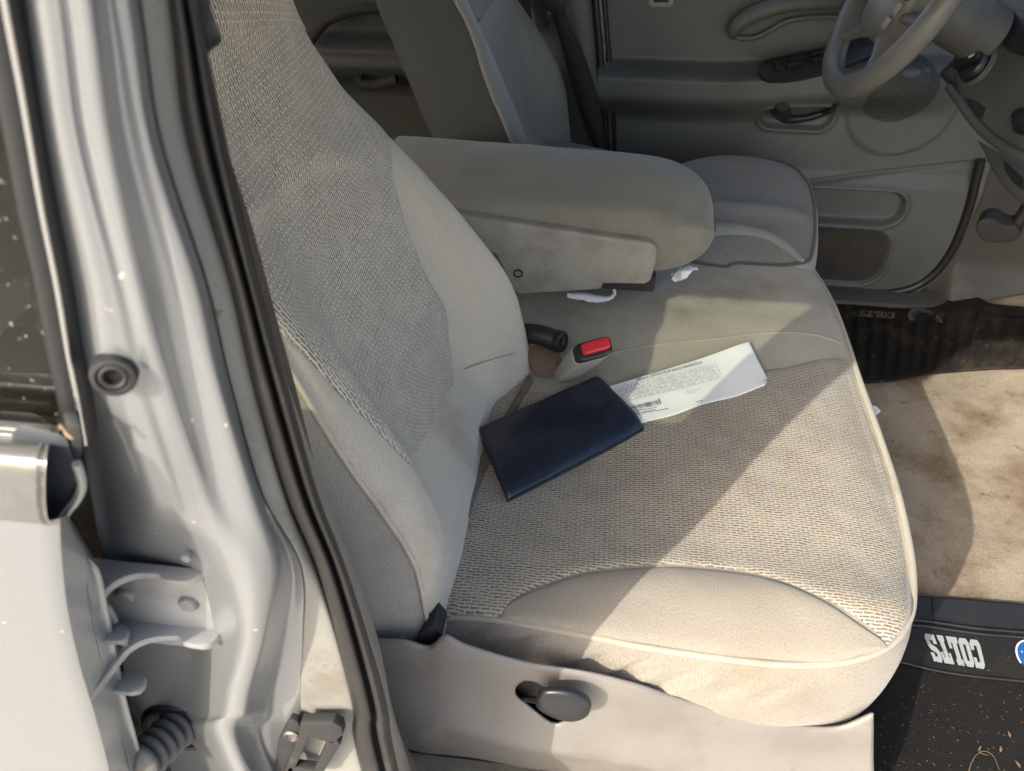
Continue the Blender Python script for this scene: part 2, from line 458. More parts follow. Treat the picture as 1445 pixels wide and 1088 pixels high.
# ================================================================ setting
FLOOR = -0.40
ground = structure(mk('ground', [(-40, -40, -1.0), (40, -40, -1.0), (40, 40, -1.0), (-40, 40, -1.0)], [(0, 1, 2, 3)], M['asphalt'], smooth=False), 'pale concrete ground outside the car')

def fz(x, y):
    h = FLOOR + .004*nz(x*9, y*9) + .010*nz(x*3, y*3, 4)
    h += .09*float(sst(.95, 1.35, x)*sst(-.1, .1, y))            # rises to the firewall
    return h
G = np.array([[(x, y, fz(x, y)) for y in np.linspace(-.14, 1.30, 150)] for x in np.linspace(-1.4, 1.6, 260)])
carpet_floor = structure(surf('floor', G, M['tan']), 'soiled tan carpet on the car floor')

# car body: roof, pillars out of view, sills, windscreen, far side
body = root('car_body', 'silver car body shell with grey trim around the open cabin', 'car body', (0, .6, -.5))
ROOF = 0.86
def roofz(x, y): return ROOF - .08*((y-.6)/.8)**2 + .0*x
G = np.array([[(x, y, roofz(x, y)) for y in np.linspace(-.12, 1.32, 12)] for x in np.linspace(-1.6, .72, 8)])
surf('roof', G, M['roof'], body, thick=.04)
# rails above the doors: their lower edge is the top of the door opening
def rail(y0, y1, zlo, nm, x0=-1.6, x1=.75):
    slab(nm, [(x0, y0, zlo), (x0, y1, zlo), (x0, y1, zlo+.09), (x0, y0, zlo+.09)], (x1-x0, 0, 0), M['paintdull'], body, .01)
rail(-.19, -.10, .745, 'roof_rail')
rail(1.30, 1.38, .70, 'roof_rail')
slab('windscreen_header', [(.72, -.19, .80), (.80, -.19, .77), (.80, 1.38, .77), (.72, 1.38, .80)], (0, 0, .05), M['paintdull'], body, .01)
# windscreen and pillars
mk('windscreen', [(.78, -.12, .80), (.78, 1.30, .80), (1.55, 1.32, .30), (1.55, -.14, .30)], [(0, 1, 2, 3)], M['glass'], body, smooth=False)
for yy in (-.19, 1.31):
    slab('windscreen_pillar', [(.76, yy, .80), (.84, yy, .80), (1.60, yy, .30), (1.50, yy, .30)], (0, .07, 0), M['paintdull'], body, .008)
box('firewall', (1.60, -.2, -.5), (1.64, 1.4, .30), M['dark'], body)
box('bonnet', (1.55, -.25, .26), (2.6, 1.45, .30), M['paintdull'], body)
# rear cabin
box('rear_bulkhead', (-1.64, -.15, -.5), (-1.60, 1.35, .38), M['dark'], body)
box('sill', (-.9, -.27, -.52), (1.6, -.145, -.405), M['paintdull'], body, .02)
box('sill', (-.9, 1.285, -.52), (1.6, 1.46, -.378), M['kick'], body, .02)

# ================================================================ passenger seat
def h_top(x, y):
    """cushion top height"""
    d0 = x+.08; d1 = .535-x; e0 = y+.015; e1 = .88-y
    f = (1-np.exp(-max(d1, 0)/.035))*(1-np.exp(-max(e0, 0)/.03))*(1-np.exp(-max(e1, 0)/.05))
    z = -.014 + .016*f
    z += -.012*float(sst(.18, .0, abs(y-.26)))*float(sst(.2, .0, abs(x-.12)))          # sat-in hollow
    z += .010*math.exp(-((y-.06)/.045)**2)*float(sst(.05, .3, x))                         # outer bolster
    z += .012*float(sst(.45, .6, y))
    z += .0022*nz(x*11, y*11, 2)+.0010*nz(x*30, y*30, 5)
    return z

def on_top(px, py, lift=0.0):
    z = 0.0
    for _ in range(6):
        p = at(px, py, 'z', z); z = h_top(p[0], p[1])+lift
    return np.array([p[0], p[1], z])

seat = root('passenger_chair', 'beige cloth passenger seat with dashed inserts in the foreground, carrying the navy wallet', 'car seat', (.2, .3, FLOOR))
nearP = [at(px, py, 'z', -.014) for px, py in [(622, 872), (700, 875), (800, 892), (900, 912), (1000, 927), (1100, 938), (1180, 936), (1232, 923)]]
nearP = [np.array([-.07, nearP[0][1], -.014])]+nearP
cornP = [at(px, py, 'z', -.014) for px, py in [(1262, 905), (1280, 880), (1288, 850)]]
frontP = [at(px, py, 'z', -.014) for px, py in [(1287, 800), (1278, 745), (1262, 680), (1237, 605), (1212, 535), (1195, 483), (1178, 437), (1160, 403)]]
farcP = [at(px, py, 'z', -.014) for px, py in [(1140, 375), (1115, 355), (1085, 345)]]
farP = [at(1040, 342, 'z', -.014), np.array([.30, .885, -.014]), np.array([.1, .885, -.014]), np.array([-.07, .885, -.014])]
bord = cat_rom(nearP+cornP+frontP+farcP+farP, 320)
tot = len(bord)
def idx_near(p): return int(np.argmin(np.linalg.norm(bord-np.array(p), axis=1)))
iA, iB = idx_near(cornP[1]), idx_near(farcP[1])
def resam(P, n): return cat_rom(P, n)
b0 = resam(bord[:iA+1], 90); b2 = resam(bord[iB:], 90)[::-1]       # near, far (both rear->front)
b1 = resam(bord[iA:iB+1], 120); b3 = np.linspace(b0[0], b2[0], 120)   # front, rear (both near->far)
G = np.zeros((90, 120, 3))
for i in range(90):
    u = i/89
    for j in range(120):
        v = j/119
        G[i, j] = (1-v)*b0[i]+v*b2[i]+(1-u)*b3[j]+u*b1[j]-((1-u)*(1-v)*b0[0]+u*(1-v)*b0[-1]+(1-u)*v*b2[0]+u*v*b2[-1])
        edge = min(i, 89-i, j, 119-j)
        if edge > 0: G[i, j, 2] = h_top(G[i, j, 0], G[i, j, 1])*min(1, edge/2)+(-.014)*(1-min(1, edge/2))
cush = surf('seat_cushion', G, M['plain_mid'], seat, flip=True)
# skirt
prof = [(0, 0), (.004, -.005), (.012, -.015), (.0195, -.031), (.0225, -.052), (.0215, -.078), (.014, -.102), (-.008, -.124)]
T = np.gradient(bord, axis=0); nrm = np.stack([T[:, 1], -T[:, 0]], 1); nrm /= np.linalg.norm(nrm, axis=1)[:, None]
bord_hi = cat_rom(bord, 900); bord = bord_hi; tot = len(bord); iA, iB = idx_near(cornP[1]), idx_near(farcP[1])
T = np.gradient(bord, axis=0); nrm = np.stack([T[:, 1], -T[:, 0]], 1); nrm /= np.linalg.norm(nrm, axis=1)[:, None]
PRF = cat_rom(prof, 40)
SK = []
for k in range(tot):
    row = []
    fade = float(sst(.55, .3, bord[k][0]))*(1 if k < iA else 0)
    for q, (o, dz) in enumerate(PRF):
        p = bord[k]; s = q/39
        wr = (.0035*nz(k*.032, s*2.2, 1)+.0025*nz(k*.078+s*3, s*3, 7))*math.sin(math.pi*s)
        fold = 0
        if k < iA+12:
            for (xc, dep, sc2, ln) in ((.045, .006, .15, .09), (.10, .008, .17, .09), (.175, .012, .24, .10), (.225, .009, .19, .09), (.270, .009, .24, .10), (.325, .005, .26, .11), (.37, .003, .26, .11)):
                t = bord[k][0]-xc-(sc2-s)*.17-.5*(sc2-s)*abs(sc2-s)*.3
                fold -= dep*math.exp(-(max(t, 0)/.0028)**2-(min(t, 0)/.013)**2)*math.exp(-((s-sc2)/ln)**2)
                fold += dep*.5*math.exp(-((t-.014)/.011)**2)*math.exp(-((s-sc2)/(ln*1.3))**2)
        fold *= float(sst(.52, .34, s)); o2 = o+wr*float(sst(.9, .4, s))+fold
        o2 *= 1-.45*float(sst(.30, .46, p[0]))
        row.append((p[0]+nrm[k][0]*o2, p[1]+nrm[k][1]*o2, p[2]+dz*(1+.34*float(sst(.25, .5, p[0])))))
    SK.append(row)
surf('side_panel', SK, M['skirt'], seat)
tube('piping', [(p[0], p[1], p[2]+.0015) for p in bord], .0042, M['piping'], cush, k=8)

# dashed insert on the cushion (coons patch draped on the top)
def drape(c0, c1, c2, c3, nu, nv, lift, mat, name, parent, edge_drop=.0012):
    """c0,c2: near/far curves rear->front; c1: front; c3: rear (near->far), all xy pixel lists -> top"""
    A = [resam([on_top(*p) for p in c], n) for c, n in ((c0, nu), (c2, nu), (c1, nv), (c3, nv))]
    c0, c2, c1, c3 = A[0], A[1], A[2], A[3]
    G = np.zeros((nu, nv, 3))
    for i in range(nu):
        u = i/(nu-1)
        for j in range(nv):
            v = j/(nv-1)
            p = (1-v)*c0[i]+v*c2[i]+(1-u)*c3[j]+u*c1[j]-((1-u)*(1-v)*c0[0]+u*(1-v)*c0[-1]+(1-u)*v*c2[0]+u*v*c2[-1])
            e = min(i, nu-1-i, j, nv-1-j)
            p[2] = h_top(p[0], p[1])+lift*(1-math.exp(-e/1.6))-edge_drop*math.exp(-e/.6)
            G[i, j] = p
    uv = np.stack([G[:, :, 0], G[:, :, 1]], -1)
    return surf(name, G, mat, parent, uv=uv, flip=True)
drape([(560, 905), (640, 868), (705, 869), (725, 848), (770, 825), (850, 804), (960, 798), (1060, 809), (1150, 840), (1215, 878), (1252, 911)],
      [(1252, 911), (1278, 880), (1283, 850), (1281, 800), (1272, 745), (1256, 680), (1232, 608), (1207, 538), (1194, 504)],
      [(700, 560), (745, 552), (800, 556), (860, 553), (960, 535), (1040, 528), (1110, 517), (1160, 505), (1194, 504)],
      [(560, 905), (600, 800), (650, 660), (700, 560)], 130, 110, .0035, M['pat'], 'patterned_insert', cush)
# bare brown flap in the crease behind the cushion
G = []
for t in np.linspace(0, 1, 50):
    a_ = cr_param([on_top(*p) for p in ((606, 835), (622, 790), (650, 715), (680, 640), (745, 532))], 50)[int(round(t*49))]
    b_ = cr_param([on_top(*p) for p in ((632, 822), (648, 782), (668, 722), (695, 652), (752, 540))], 50)[int(round(t*49))]
    G.append([np.array([*(a_+(b_-a_)*k_)[:2], h_top(*(a_+(b_-a_)*k_)[:2])+.0052*(1-abs(2*k_-1)**6)+.0012]) for k_ in np.linspace(-1.2, 1, 16)])
surf('rear_flap', G, simple('brown_backing', (.15, .125, .10), .8, c2=(.10, .08, .06), scale=40, bs=.3, bscale=300), cush)
# plain outer bolster panel, proud and bordered by piping
drape([(705, 872), (760, 882), (830, 893), (900, 908), (1000, 923), (1100, 934), (1180, 932), (1250, 914)],
      [(1250, 914), (1252, 913), (1253, 912)],
      [(706, 870), (725, 848), (770, 826), (850, 805), (960, 799), (1060, 810), (1150, 841), (1252, 912)],
      [(705, 872), (705, 871), (706, 870)], 90, 26, .0048, M['plain'], 'bolster_panel', cush)
sm = [on_top(*p, .001) for p in [(790, 520), (870, 497), (940, 485), (1010, 478), (1080, 470), (1140, 471), (1185, 484), (1196, 498)]]
tube('seam', sm, .0011, M['piping'], cush, n=60, k=6)

# ---- backrest
RA = R(25.0)
ua = np.array([-math.sin(RA), 0, math.cos(RA)]); fa = np.array([math.cos(RA), 0, math.sin(RA)])
def bp(s, y, d): return s*ua+d*fa+np.array([0, y, 0])
# columns: rear-near, side mid, piping, near crest, near valley, centre, far insert edge, far mid, far crest, far edge, rear-far ; rows s
rows = [
 (-.10, [(.02, -.13), (-.015, -.09), (-.012, -.02), (.03, .0), (.09, .0), (.20, .0), (.33, -.015), (.38, .01), (.425, .03), (.44, .01), (.44, -.10)]),
 (.00, [(.0, -.125), (-.028, -.08), (-.015, -.004), (.035, .012), (.10, .016), (.20, .014), (.33, .012), (.375, .028), (.430, .062), (.457, .030), (.45, -.10)]),
 (.10, [(.0, -.12), (-.033, -.07), (-.017, .034), (.035, .050), (.10, .020), (.20, .006), (.335, .002), (.38, .05), (.437, .088), (.462, .036), (.455, -.09)]),
 (.18, [(.0, -.11), (-.034, -.06), (-.017, .044), (.035, .060), (.10, .022), (.20, .010), (.34, .026), (.385, .065), (.43, .088), (.455, .03), (.45, -.08)]),
 (.27, [(.0, -.10), (-.032, -.05), (-.015, .048), (.038, .062), (.10, .022), (.20, .018), (.34, .038), (.385, .065), (.425, .072), (.45, .03), (.44, -.07)]),
 (.36, [(.01, -.09), (-.028, -.04), (-.010, .058), (.042, .062), (.105, .035), (.20, .040), (.33, .056), (.375, .060), (.415, .052), (.44, .02), (.43, -.06)]),
 (.45, [(.02, -.08), (-.015, -.03), (.0, .050), (.055, .058), (.11, .048), (.20, .055), (.30, .055), (.35, .050), (.40, .028), (.42, .0), (.41, -.05)]),
 (.54, [(.05, -.07), (.015, -.02), (.03, .035), (.075, .058), (.125, .066), (.20, .072), (.26, .074), (.31, .066), (.355, .040), (.375, .005), (.37, -.05)]),
 (.60, [(.07, -.06), (.045, -.02), (.06, .045), (.10, .080), (.14, .095), (.20, .10), (.24, .10), (.28, .090), (.31, .060), (.33, .02), (.33, -.05)]),
 (.72, [(.08, -.05), (.06, -.02), (.07, .05), (.11, .085), (.15, .098), (.20, .10), (.23, .10), (.26, .09), (.29, .07), (.305, .02), (.30, -.05)]),
 (.80, [(.10, -.02), (.09, .0), (.10, .02), (.12, .04), (.16, .05), (.20, .05), (.22, .05), (.24, .045), (.26, .03), (.27, .01), (.27, -.02)]),
]
def back_net(rows, oy=0.0, mir=None, mods=None):
    C = []
    for s, cols in rows:
        r = []
        for (y, d) in cols:
            yy = y if mir is None else mir-y
            r.append(bp(s, yy+oy, d))
        C.append(r)
    return np.array(C)
C = back_net(rows)
BG = net(C, 110, 150)
def nbump(G, amp=.0015, f=14):
    G = G.copy()
    for i in range(G.shape[0]):
        for j in range(G.shape[1]):
            p = G[i, j]; G[i, j] = p+fa*amp*(nz(p[0]*f, p[1]*f, p[2]*f)+.4*nz(p[0]*38, p[1]*38, p[2]*38))
    return G
BG = nbump(BG)
for i in range(BG.shape[0]):
    for j in range(BG.shape[1]):
        p = BG[i, j]; s_ = p @ ua; t_ = s_-float(np.interp(p[1], [.05, .14, .21, .27, .35], [.455, .447, .438, .405, .381]))
        if .03 < p[1] < .34: BG[i, j] = p+fa*.012*float(sst(-.008, .005, t_))*math.exp(-max(t_, 0)/.07)*float(sst(.02, .05, p[1])*sst(.33, .20, p[1]))
backrest = surf('backrest', BG, M['back'], seat, flip=True)
backrest.data.materials.append(M['backside'])
for k_, pl_ in enumerate(backrest.data.polygons):
    if k_ % 149 < 30: pl_.material_index = 1
# sampled lookup on the net: (row param 0..10, column param 0..10) -> point
def bl(Gr, a, b, lift=0.0):
    nu, nv = Gr.shape[:2]
    fi, fj = a*(nu-1), b*(nv-1)
    i, j = min(int(fi), nu-2), min(int(fj), nv-2); u, v = fi-i, fj-j
    p = (1-u)*(1-v)*Gr[i, j]+u*(1-v)*Gr[i+1, j]+(1-u)*v*Gr[i, j+1]+u*v*Gr[i+1, j+1]
    n = np.cross(Gr[i+1, j]-Gr[i, j], Gr[i, j+1]-Gr[i, j]); n /= np.linalg.norm(n)+1e-9
    if n @ fa < 0: n = -n
    return p+n*lift
def rowp(s):  # s -> row param
    ss = [r[0] for r in rows]; k = np.interp(s, ss, np.arange(len(ss))); return k/(len(ss)-1)
def patch_back(Gr, sv, left, right, mat, name, parent, lift=.003, nv=70, nu=120, skew=0.0):
    """insert between column params left(s), right(s)"""
    G = []; cv_ = cat_rom([(a_, b_*.02, c_*.02) for a_, b_, c_ in zip(sv, left, right)], 400); sv, left, right = cv_[:, 0], cv_[:, 1]/.02, cv_[:, 2]/.02
    for s in np.linspace(sv[0], sv[-1], nu):
        l = np.interp(s, sv, left)/10; r = np.interp(s, sv, right)/10
        row = []
        for j in range(nv):
            e = min(j, nv-1-j)
            c_ = l+(r-l)*j/(nv-1); s2 = s+skew*max(-1.5, c_*10-3.6)*(sv[-1]-s)/(sv[-1]-sv[0])
            row.append(bl(Gr, rowp(s2), c_, lift*(1-math.exp(-e/1.6))+.0007))
        G.append(row)
    G = np.array(G)
    uv = grid_uv(G)
    # columns follow y so that dashes stay straight
    V_ = np.zeros(G.shape[:2]); V_[:, 1:] = np.cumsum(np.linalg.norm(np.diff(G, axis=1), axis=2), axis=1); m_ = G.shape[1]//2
    V_ = V_-V_[:, m_:m_+1]+G[:, m_:m_+1, 1]
    uv2 = np.stack([uv[:, 0], V_.ravel()], -1)
    return surf(name, G, mat, parent, uv=uv2, flip=True)
def smooth_interp(s, sv, vals):
    return float(np.interp(s, sv, vals))
sv = [.080, .085, .101, .123, .150, .182, .207, .24, .298, .339, .364, .389, .42, .50, .60]
lf = [5.7, 5.55, 5.0, 4.3, 3.65, 3.12, 2.95, 2.8, 2.52, 2.35, 2.25, 2.1, 1.6, .8, .8]
rt = [5.72, 5.85, 6.0, 6.08, 6.12, 6.06, 6.0, 5.98, 6.0, 6.1, 6.4, 7.8, 8.2, 8.6, 8.4]
patch_back(BG, sv, lf, rt, M['patb'], 'patterned_insert', backrest, nu=170, nv=90)
patch_back(BG, [.585, .60, .66, .75, .79], [.8, .8, .8, .8, .8], [8.4, 8.4, 8.3, 8.3, 8.2], M['patb'], 'headrest_panel', backrest, lift=.0045, skew=-.016)
# piping on the outer edge of the near bolster
pp = [bl(BG, rowp(s), .2, .002) for s in np.linspace(-.02, .6, 60)]
tube('piping', pp, .0026, M['back'], backrest, k=8)
pp = [bl(BG, rowp(s), .83, .0005) for s in np.linspace(-.02, .57, 60)]
tube('piping', pp, .0022, M['piping'], backrest, k=8)
sm = [bl(BG, rowp(s), c/10, .0006) for s, c in [(.07, 6.1), (.055, 6.8), (.035, 7.4), (.015, 8.0)]]
tube('seam', sm, .0009, M['piping'], backrest, n=30, k=5)

# ---- plastic side trim with lever
yt = -.045
top = [(500, 903), (535, 904), (572, 906), (605, 914), (628, 899), (660, 913), (740, 936), (830, 951), (900, 968), (960, 988), (1040, 1010), (1110, 1024), (1180, 1028), (1232, 1009)]
bot = [(556, 1200), (556, 1060), (572, 1058), (600, 1064), (640, 1068), (680, 1073), (740, 1085), (800, 1092), (860, 1100), (930, 1110), (1000, 1122), (1080, 1135), (1150, 1150), (1222, 1165)]
yof = lambda px: float(np.interp(px, [560, 700, 850, 1000, 1232], [-.043, -.041, -.040, -.030, -.008]))
top = np.array([at(*p, 'y', yof(p[0])) for p in top]); bot = np.array([at(*p, 'y', yof(p[0])+.05*float(np.interp(p[0], [560, 1100], [1, .35]))) for p in bot])
bot[0] = bot[1]+[-.03, 0, .01]
nT = 120
tt = cr_param(top, nT); bb = cr_param(bot, nT)
C = []
for k, (a, y, pr_) in enumerate([(.0, .0075, -.022), (.0, .0055, -.005), (-.002, .002, .0005), (.006, -.002, 0), (.03, -.004, 0), (.09, -.008, 0), (.25, -.018, 0), (.42, -.030, 0), (.50, -.033, 0), (.58, -.028, 0), (.78, -.014, 0), (.92, -.006, 0), (1.0, .004, 0), (1.02, .03, 0)]):
    r = tt+(bb-tt)*min(a, 1)
    r = r.copy(); r[:, 1] += y; r[:, 2] += pr_
    # gentle cove under the top edge at the rear, raised crease line
    if 0.05 < a < .95:
        xs = r[:, 0]; r[:, 1] += .006*np.exp(-((a-.35)/.2)**2)*sst(-.02, .08, xs)
    C.append(r)
C = np.array(C)
GT = np.swapaxes(cr_param(C, 60), 0, 1)
trim = surf('side_trim', GT, M['trim'], seat, thick=.003, flip=False)
# slot cut in the trim and a dark cavity behind it
slot = [(728, 972), (740, 963), (757, 966), (775, 978), (796, 1010), (797, 1018), (788, 1022), (772, 1018), (735, 992), (727, 984)]
def ytrim(px, py):
    return at(px, py, 'y', -.046)
sl0 = [ytrim(*p) for p in slot]
cut = slab('cutter', [p-np.array([0, .03, 0]) for p in cat_rom(sl0, 24, True)], (0, .055, 0), M['dark'])
bm_ = trim.modifiers.new('b', 'BOOLEAN'); bm_.object = cut; bm_.operation = 'DIFFERENCE'; bm_.solver = 'EXACT'
dg = bpy.context.evaluated_depsgraph_get(); dg.update()
me = bpy.data.meshes.new_from_object(trim.evaluated_get(dg)); trim.modifiers.clear(); trim.data = me
bpy.data.objects.remove(cut)
c = sum(sl0)/len(sl0)
box('slot_cavity', (c[0]-.06, -.030, c[2]-.035), (c[0]+.06, -.015, c[2]+.026), M['rubber'], trim)
# recline lever
lev = [(756, 985), (762, 977), (775, 974), (800, 975), (820, 981), (833, 990), (834, 1000), (828, 1010), (812, 1016), (790, 1014), (768, 1005), (757, 996)]
LP = cat_rom([at(*p, 'y', -.066) for p in lev], 40, True)
cc = LP.mean(0); rings = []
for s, y in ((.96, .005), (1.0, .001), (.985, -.0015), (.90, -.0035), (.6, -.0048), (.25, -.005)):
    rr = cc+(LP-cc)*s; rr[:, 1] += y; rings.append(rr)
V = np.vstack(rings); n = 40
F = grid_faces(len(rings), n, False, True, flip=True)+[tuple(range(n)), tuple(range((len(rings)-1)*n, len(rings)*n))[::-1]]
lever = mk('recline_lever', V, F, M['lever'], seat, None, True, 60)
tube('lever_arm', [at(738, 985, 'y', -.035), at(752, 987, 'y', -.05), at(775, 992, 'y', -.058)], .004, M['black'], lever, n=12)
# hinge cover between cushion and backrest
hc = [(586, 905), (602, 886), (612, 883), (625, 897), (612, 911), (596, 914)]
slab('hinge_cover', [at(*p, 'y', -.030) for p in hc], (0, .03, 0), M['rubber'], seat, .002)
# base and front riser so that the cushion is carried
box('seat_base', (-.10, .02, FLOOR-.0), (.42, .86, -.085), M['dark'], seat, .01)
box('seat_pan', (-.14, .005, -.16), (.475, .87, -.10), M['dark'], seat, .01)
# white label sticking out at the front edge
P = [at(1222, 572, 'z', -.045), at(1236, 573, 'z', -.045), at(1243, 580, 'z', -.047), at(1234, 588, 'z', -.045), at(1224, 588, 'z', -.045)]
slab('care_tag', P, (0, 0, -.0008), M['tissue'], seat)

# ================================================================ door pillar beside the seat, seen from the open front doorway
pil = root('door_pillar', 'silver painted door pillar with bolted hinge bracket, left of the passenger seat', 'car pillar', (-.05, -.21, FLOOR))
PR = [0, 200, 400, 544, 700, 800, 900, 1000, 1088]
def colw(xs, y, top=True):
    ys = list(y) if isinstance(y, (list, tuple)) else [y]*len(PR)
    P = [at(x, r, 'y', yy) for x, r, yy in zip(xs, PR, ys)]
    up = P[0]+(P[0]-P[1])/max(1e-6, P[0][2]-P[1][2])*(.80-P[0][2])
    dn = P[-1].copy(); dn[2] = min(dn[2]-.2, -.43); dn[0] += .01
    return [up]+P+[dn]
cols = [
 None,
 ([-10, 18, 58, 97, 128, 146, 166, 182, 196], [-.222]*4+[-.213]*5),
 ([15, 42, 80, 115, 150, 165, 178, 195, 210], [-.236]*4+[-.215]*5),
 ([47, 77, 125, 150, 200, 215, 225, 235, 245], [-.2475, -.2475, -.2475, -.2465, -.240, -.216, -.214, -.213, -.213]),
 ([78, 107, 155, 187, 238, 262, 270, 265, 280], [-.2472, -.2472, -.2472, -.2465, -.243, -.222, -.216, -.215, -.215]),
 ([92, 117, 172, 208, 258, 290, 300, 290, 300], [-.2448, -.2448, -.2448, -.244, -.241, -.230, -.225, -.225, -.225]),
 ([102, 130, 187, 225, 275, 310, 322, 305, 312], [-.2448, -.2448, -.2448, -.2435, -.2395, -.235, -.232, -.232, -.232]),
 ([128, 155, 200, 240, 290, 330, 340, 318, 325], [-.2428, -.2428, -.2428, -.2412, -.238, -.238, -.239, -.239, -.239]),
 ([150, 180, 232, 264, 312, 355, 356, 332, 338], [-.2335, -.2335, -.2335, -.2335, -.233, -.238, -.241, -.241, -.241]),
 ([166, 205, 258, 300, 345, 385, 374, 346, 350], [-.2328, -.2328, -.2328, -.2322, -.231, -.231, -.236, -.238, -.238]),
 ([185, 217, 278, 314, 361, 403, 386, 358, 364], [-.229, -.229, -.229, -.228, -.226, -.220, -.224, -.228, -.228]),
 ([191, 223, 286, 320, 366, 412, 402, 385, 390], [-.220, -.220, -.220, -.219, -.217, -.211, -.211, -.211, -.211]),
 ([196, 227, 291, 325, 370, 424, 427, 424, 440], [-.214]*6+[-.209]*3),
]
K = [colw(*c_) for c_ in cols[1:]]; K = [[p+np.array([.022, .050, 0]) for p in K[0]], [p+np.array([.004, .012, 0]) for p in K[0]]]+K
C = np.swapaxes(np.array(K), 0, 1)
surf('painted_panel', net(C, 160, 170), M['paint'], pil)
cols = [
 ([196.5, 227.5, 291.5, 325.5, 371, 425, 428, 425, 441], [-.212]*6+[-.2075]*3),
 ([202, 232, 296, 330, 375, 428, 432, 430, 446], [-.2135]*6+[-.209]*3),
 ([236, 262, 322, 355, 399, 441, 471, 494, 506], -.2085),
 ([244, 270, 329, 362, 406, 448, 478, 500, 514], -.200),
 ([262, 288, 345, 378, 425, 466, 496, 520, 534], -.180),
]
C = np.swapaxes(np.array([colw(a, b) for a, b in cols]), 0, 1)
surf('flange_strip', net(C, 120, 40), M['dusty'], pil)
# rubber door seal: two soft ribs with a groove
L = np.array([239, 264, 324, 357, 404, 446, 474, 497, 509.]); Q = np.array([277, 318, 364, 405, 450, 488, 520, 547, 563.])
def sc(f): return list(L+(Q-L)*f)
cols = [(sc(-.02), -.190), (sc(.02), -.207), (sc(.14), -.2155), (sc(.36), -.2165), (sc(.50), -.2135), (sc(.56), -.206), (sc(.61), -.206), (sc(.68), -.2125), (sc(.82), -.213), (sc(.95), -.207), (sc(1.0), -.196), (sc(.97), -.175)]
C = np.swapaxes(np.array([colw(a, b) for a, b in cols]), 0, 1)
seal = surf('door_seal', net(C, 140, 60), M['sealgrey'], pil)
cols = [(list(L+(Q-L)*1.0), -.194), (list(L+(Q-L)*1.05), -.197), (list(L+(Q-L)*1.10), -.194), (list(L+(Q-L)*1.11), -.186)]
# inner plastic trim of the pillar
XI = [266, 307, 353, 406, 458, 496, 531, 552, 578]
cols = [(list(Q-2), -.190), (list(Q+1.5), -.193), (XI, [-.165]*9), (list(np.array(XI)+2), -.10)]
C = np.swapaxes(np.array([colw(a, b) for a, b in cols]), 0, 1)
surf('inner_trim', net(C, 80, 20), M['trim'], pil)
# back of the pillar so that it has body
mid = [at(x, r, 'y', -.14) for x, r in ((120, 0), (300, 400), (420, 800))]
box('pillar_core', (-.062, -.19, FLOOR-.03), (-.045, -.13, .80), M['dark'], pil, .01)
# chips on the paint
ch = []
for (px, py) in [(142, 688), (180, 678), (224, 715), (262, 789), (178, 778), (190, 625), (313, 902), (276, 996), (150, 700), (183, 326), (220, 941), (377, 864)]:
    p = at(px, py, 'y', -.2505 if py < 760 else -.218)
for (px, py, rr_) in [(224, 716, .0026), (262, 789, .0028), (313, 903, .0028), (462, 940, .0044)]:
    yy_ = {142: -.2305, 224: -.2385, 262: -.2335, 178: -.223, 181: -.2385, 313: -.2290, 276: -.2165, 462: -.2095}[px]
    lathe('spot_weld', [(rr_, -.004), (rr_, -.0004), (rr_*.85, .0001), (rr_*.6, -.0002), (.0004, -.0002)], at(px, py, 'y', yy_), (.15, -.98, .05), M['paintdull'] if px < 460 else M['dusty'], pil, k=20)
# round rubber bump stop with socket
q = at(160, 531, 'y', -.252); ax = np.array([.35, -.93, .12])
st = lathe('bump_stop', [(.0093, -.012), (.0093, .0), (.0088, .0016), (.0068, .0021), (.0062, .001), (.006, -.001)], q, ax, M['rubber'], pil)
lathe('socket', [(.006, -.001), (.0058, .0012), (.0046, .0017), (.0038, .0012), (.0035, -.004), (.001, -.004)], q, ax, M['rubber'], st)
# hinge bracket
yb = -.222
br = bpy.data.objects.new('hinge_bracket', None)
base = [(128, 790), (200, 793), (283, 802), (303, 818), (316, 838), (322, 862), (320, 884), (310, 902), (290, 911), (262, 905), (200, 900), (160, 896), (128, 880)]
base = [at(x, y, 'y', yb) for x, y in base]
hb = slab('hinge_bracket', base, (0, -.004, 0), M['hinge'], pil, .0012)
def wing(name, z0_px, back, front, par, t=.0055):
    z = at(*z0_px, 'y', yb-.002)[2]
    B = [at(x, y, 'z', z) for x, y in back]; Fp = [at(x, y, 'z', z) for x, y in front]
    for b in B: b[1] = yb-.002
    out = cat_rom(B, 14); fr = cat_rom(Fp, 30)
    return slab(name, list(out)+list(fr[::-1]), (0, 0, -t), M['hinge'], par, .0008)
wing('flange', (220, 796), [(100, 786), (200, 792), (288, 803)], [(118, 880), (142, 842), (160, 822), (190, 810), (225, 811), (228, 817), (258, 821), (268, 819), (286, 809)], hb)
wing('flange', (240, 878), [(120, 862), (200, 872), (308, 886)], [(125, 985), (160, 941), (180, 916), (210, 901), (252, 898), (256, 906), (286, 911), (300, 905), (311, 893)], hb)
for (px, py) in ((177, 839), (267, 850)):
    lathe('bolt', [(.0062, -.001), (.0062, .0018), (.0050, .0034), (.001, .0036)], at(px, py, 'y', yb-.004), (0, -1, 0), M['paintdull'], hb, k=24)
slab('rust_mark', cat_rom([at(x, y, 'y', yb-.0042) for x, y in ((298, 842), (303, 845), (308, 853), (308, 859), (302, 856), (297, 848))], 14, True), (0, -.0004, 0), M['rust'], hb)
tube('rust_edge', [at(x, y, 'y', yb-.0015) for x, y in ((286, 801), (300, 812), (313, 830), (322, 852), (325, 875), (321, 893))], .0009, M['rust'], hb, n=30, k=6)
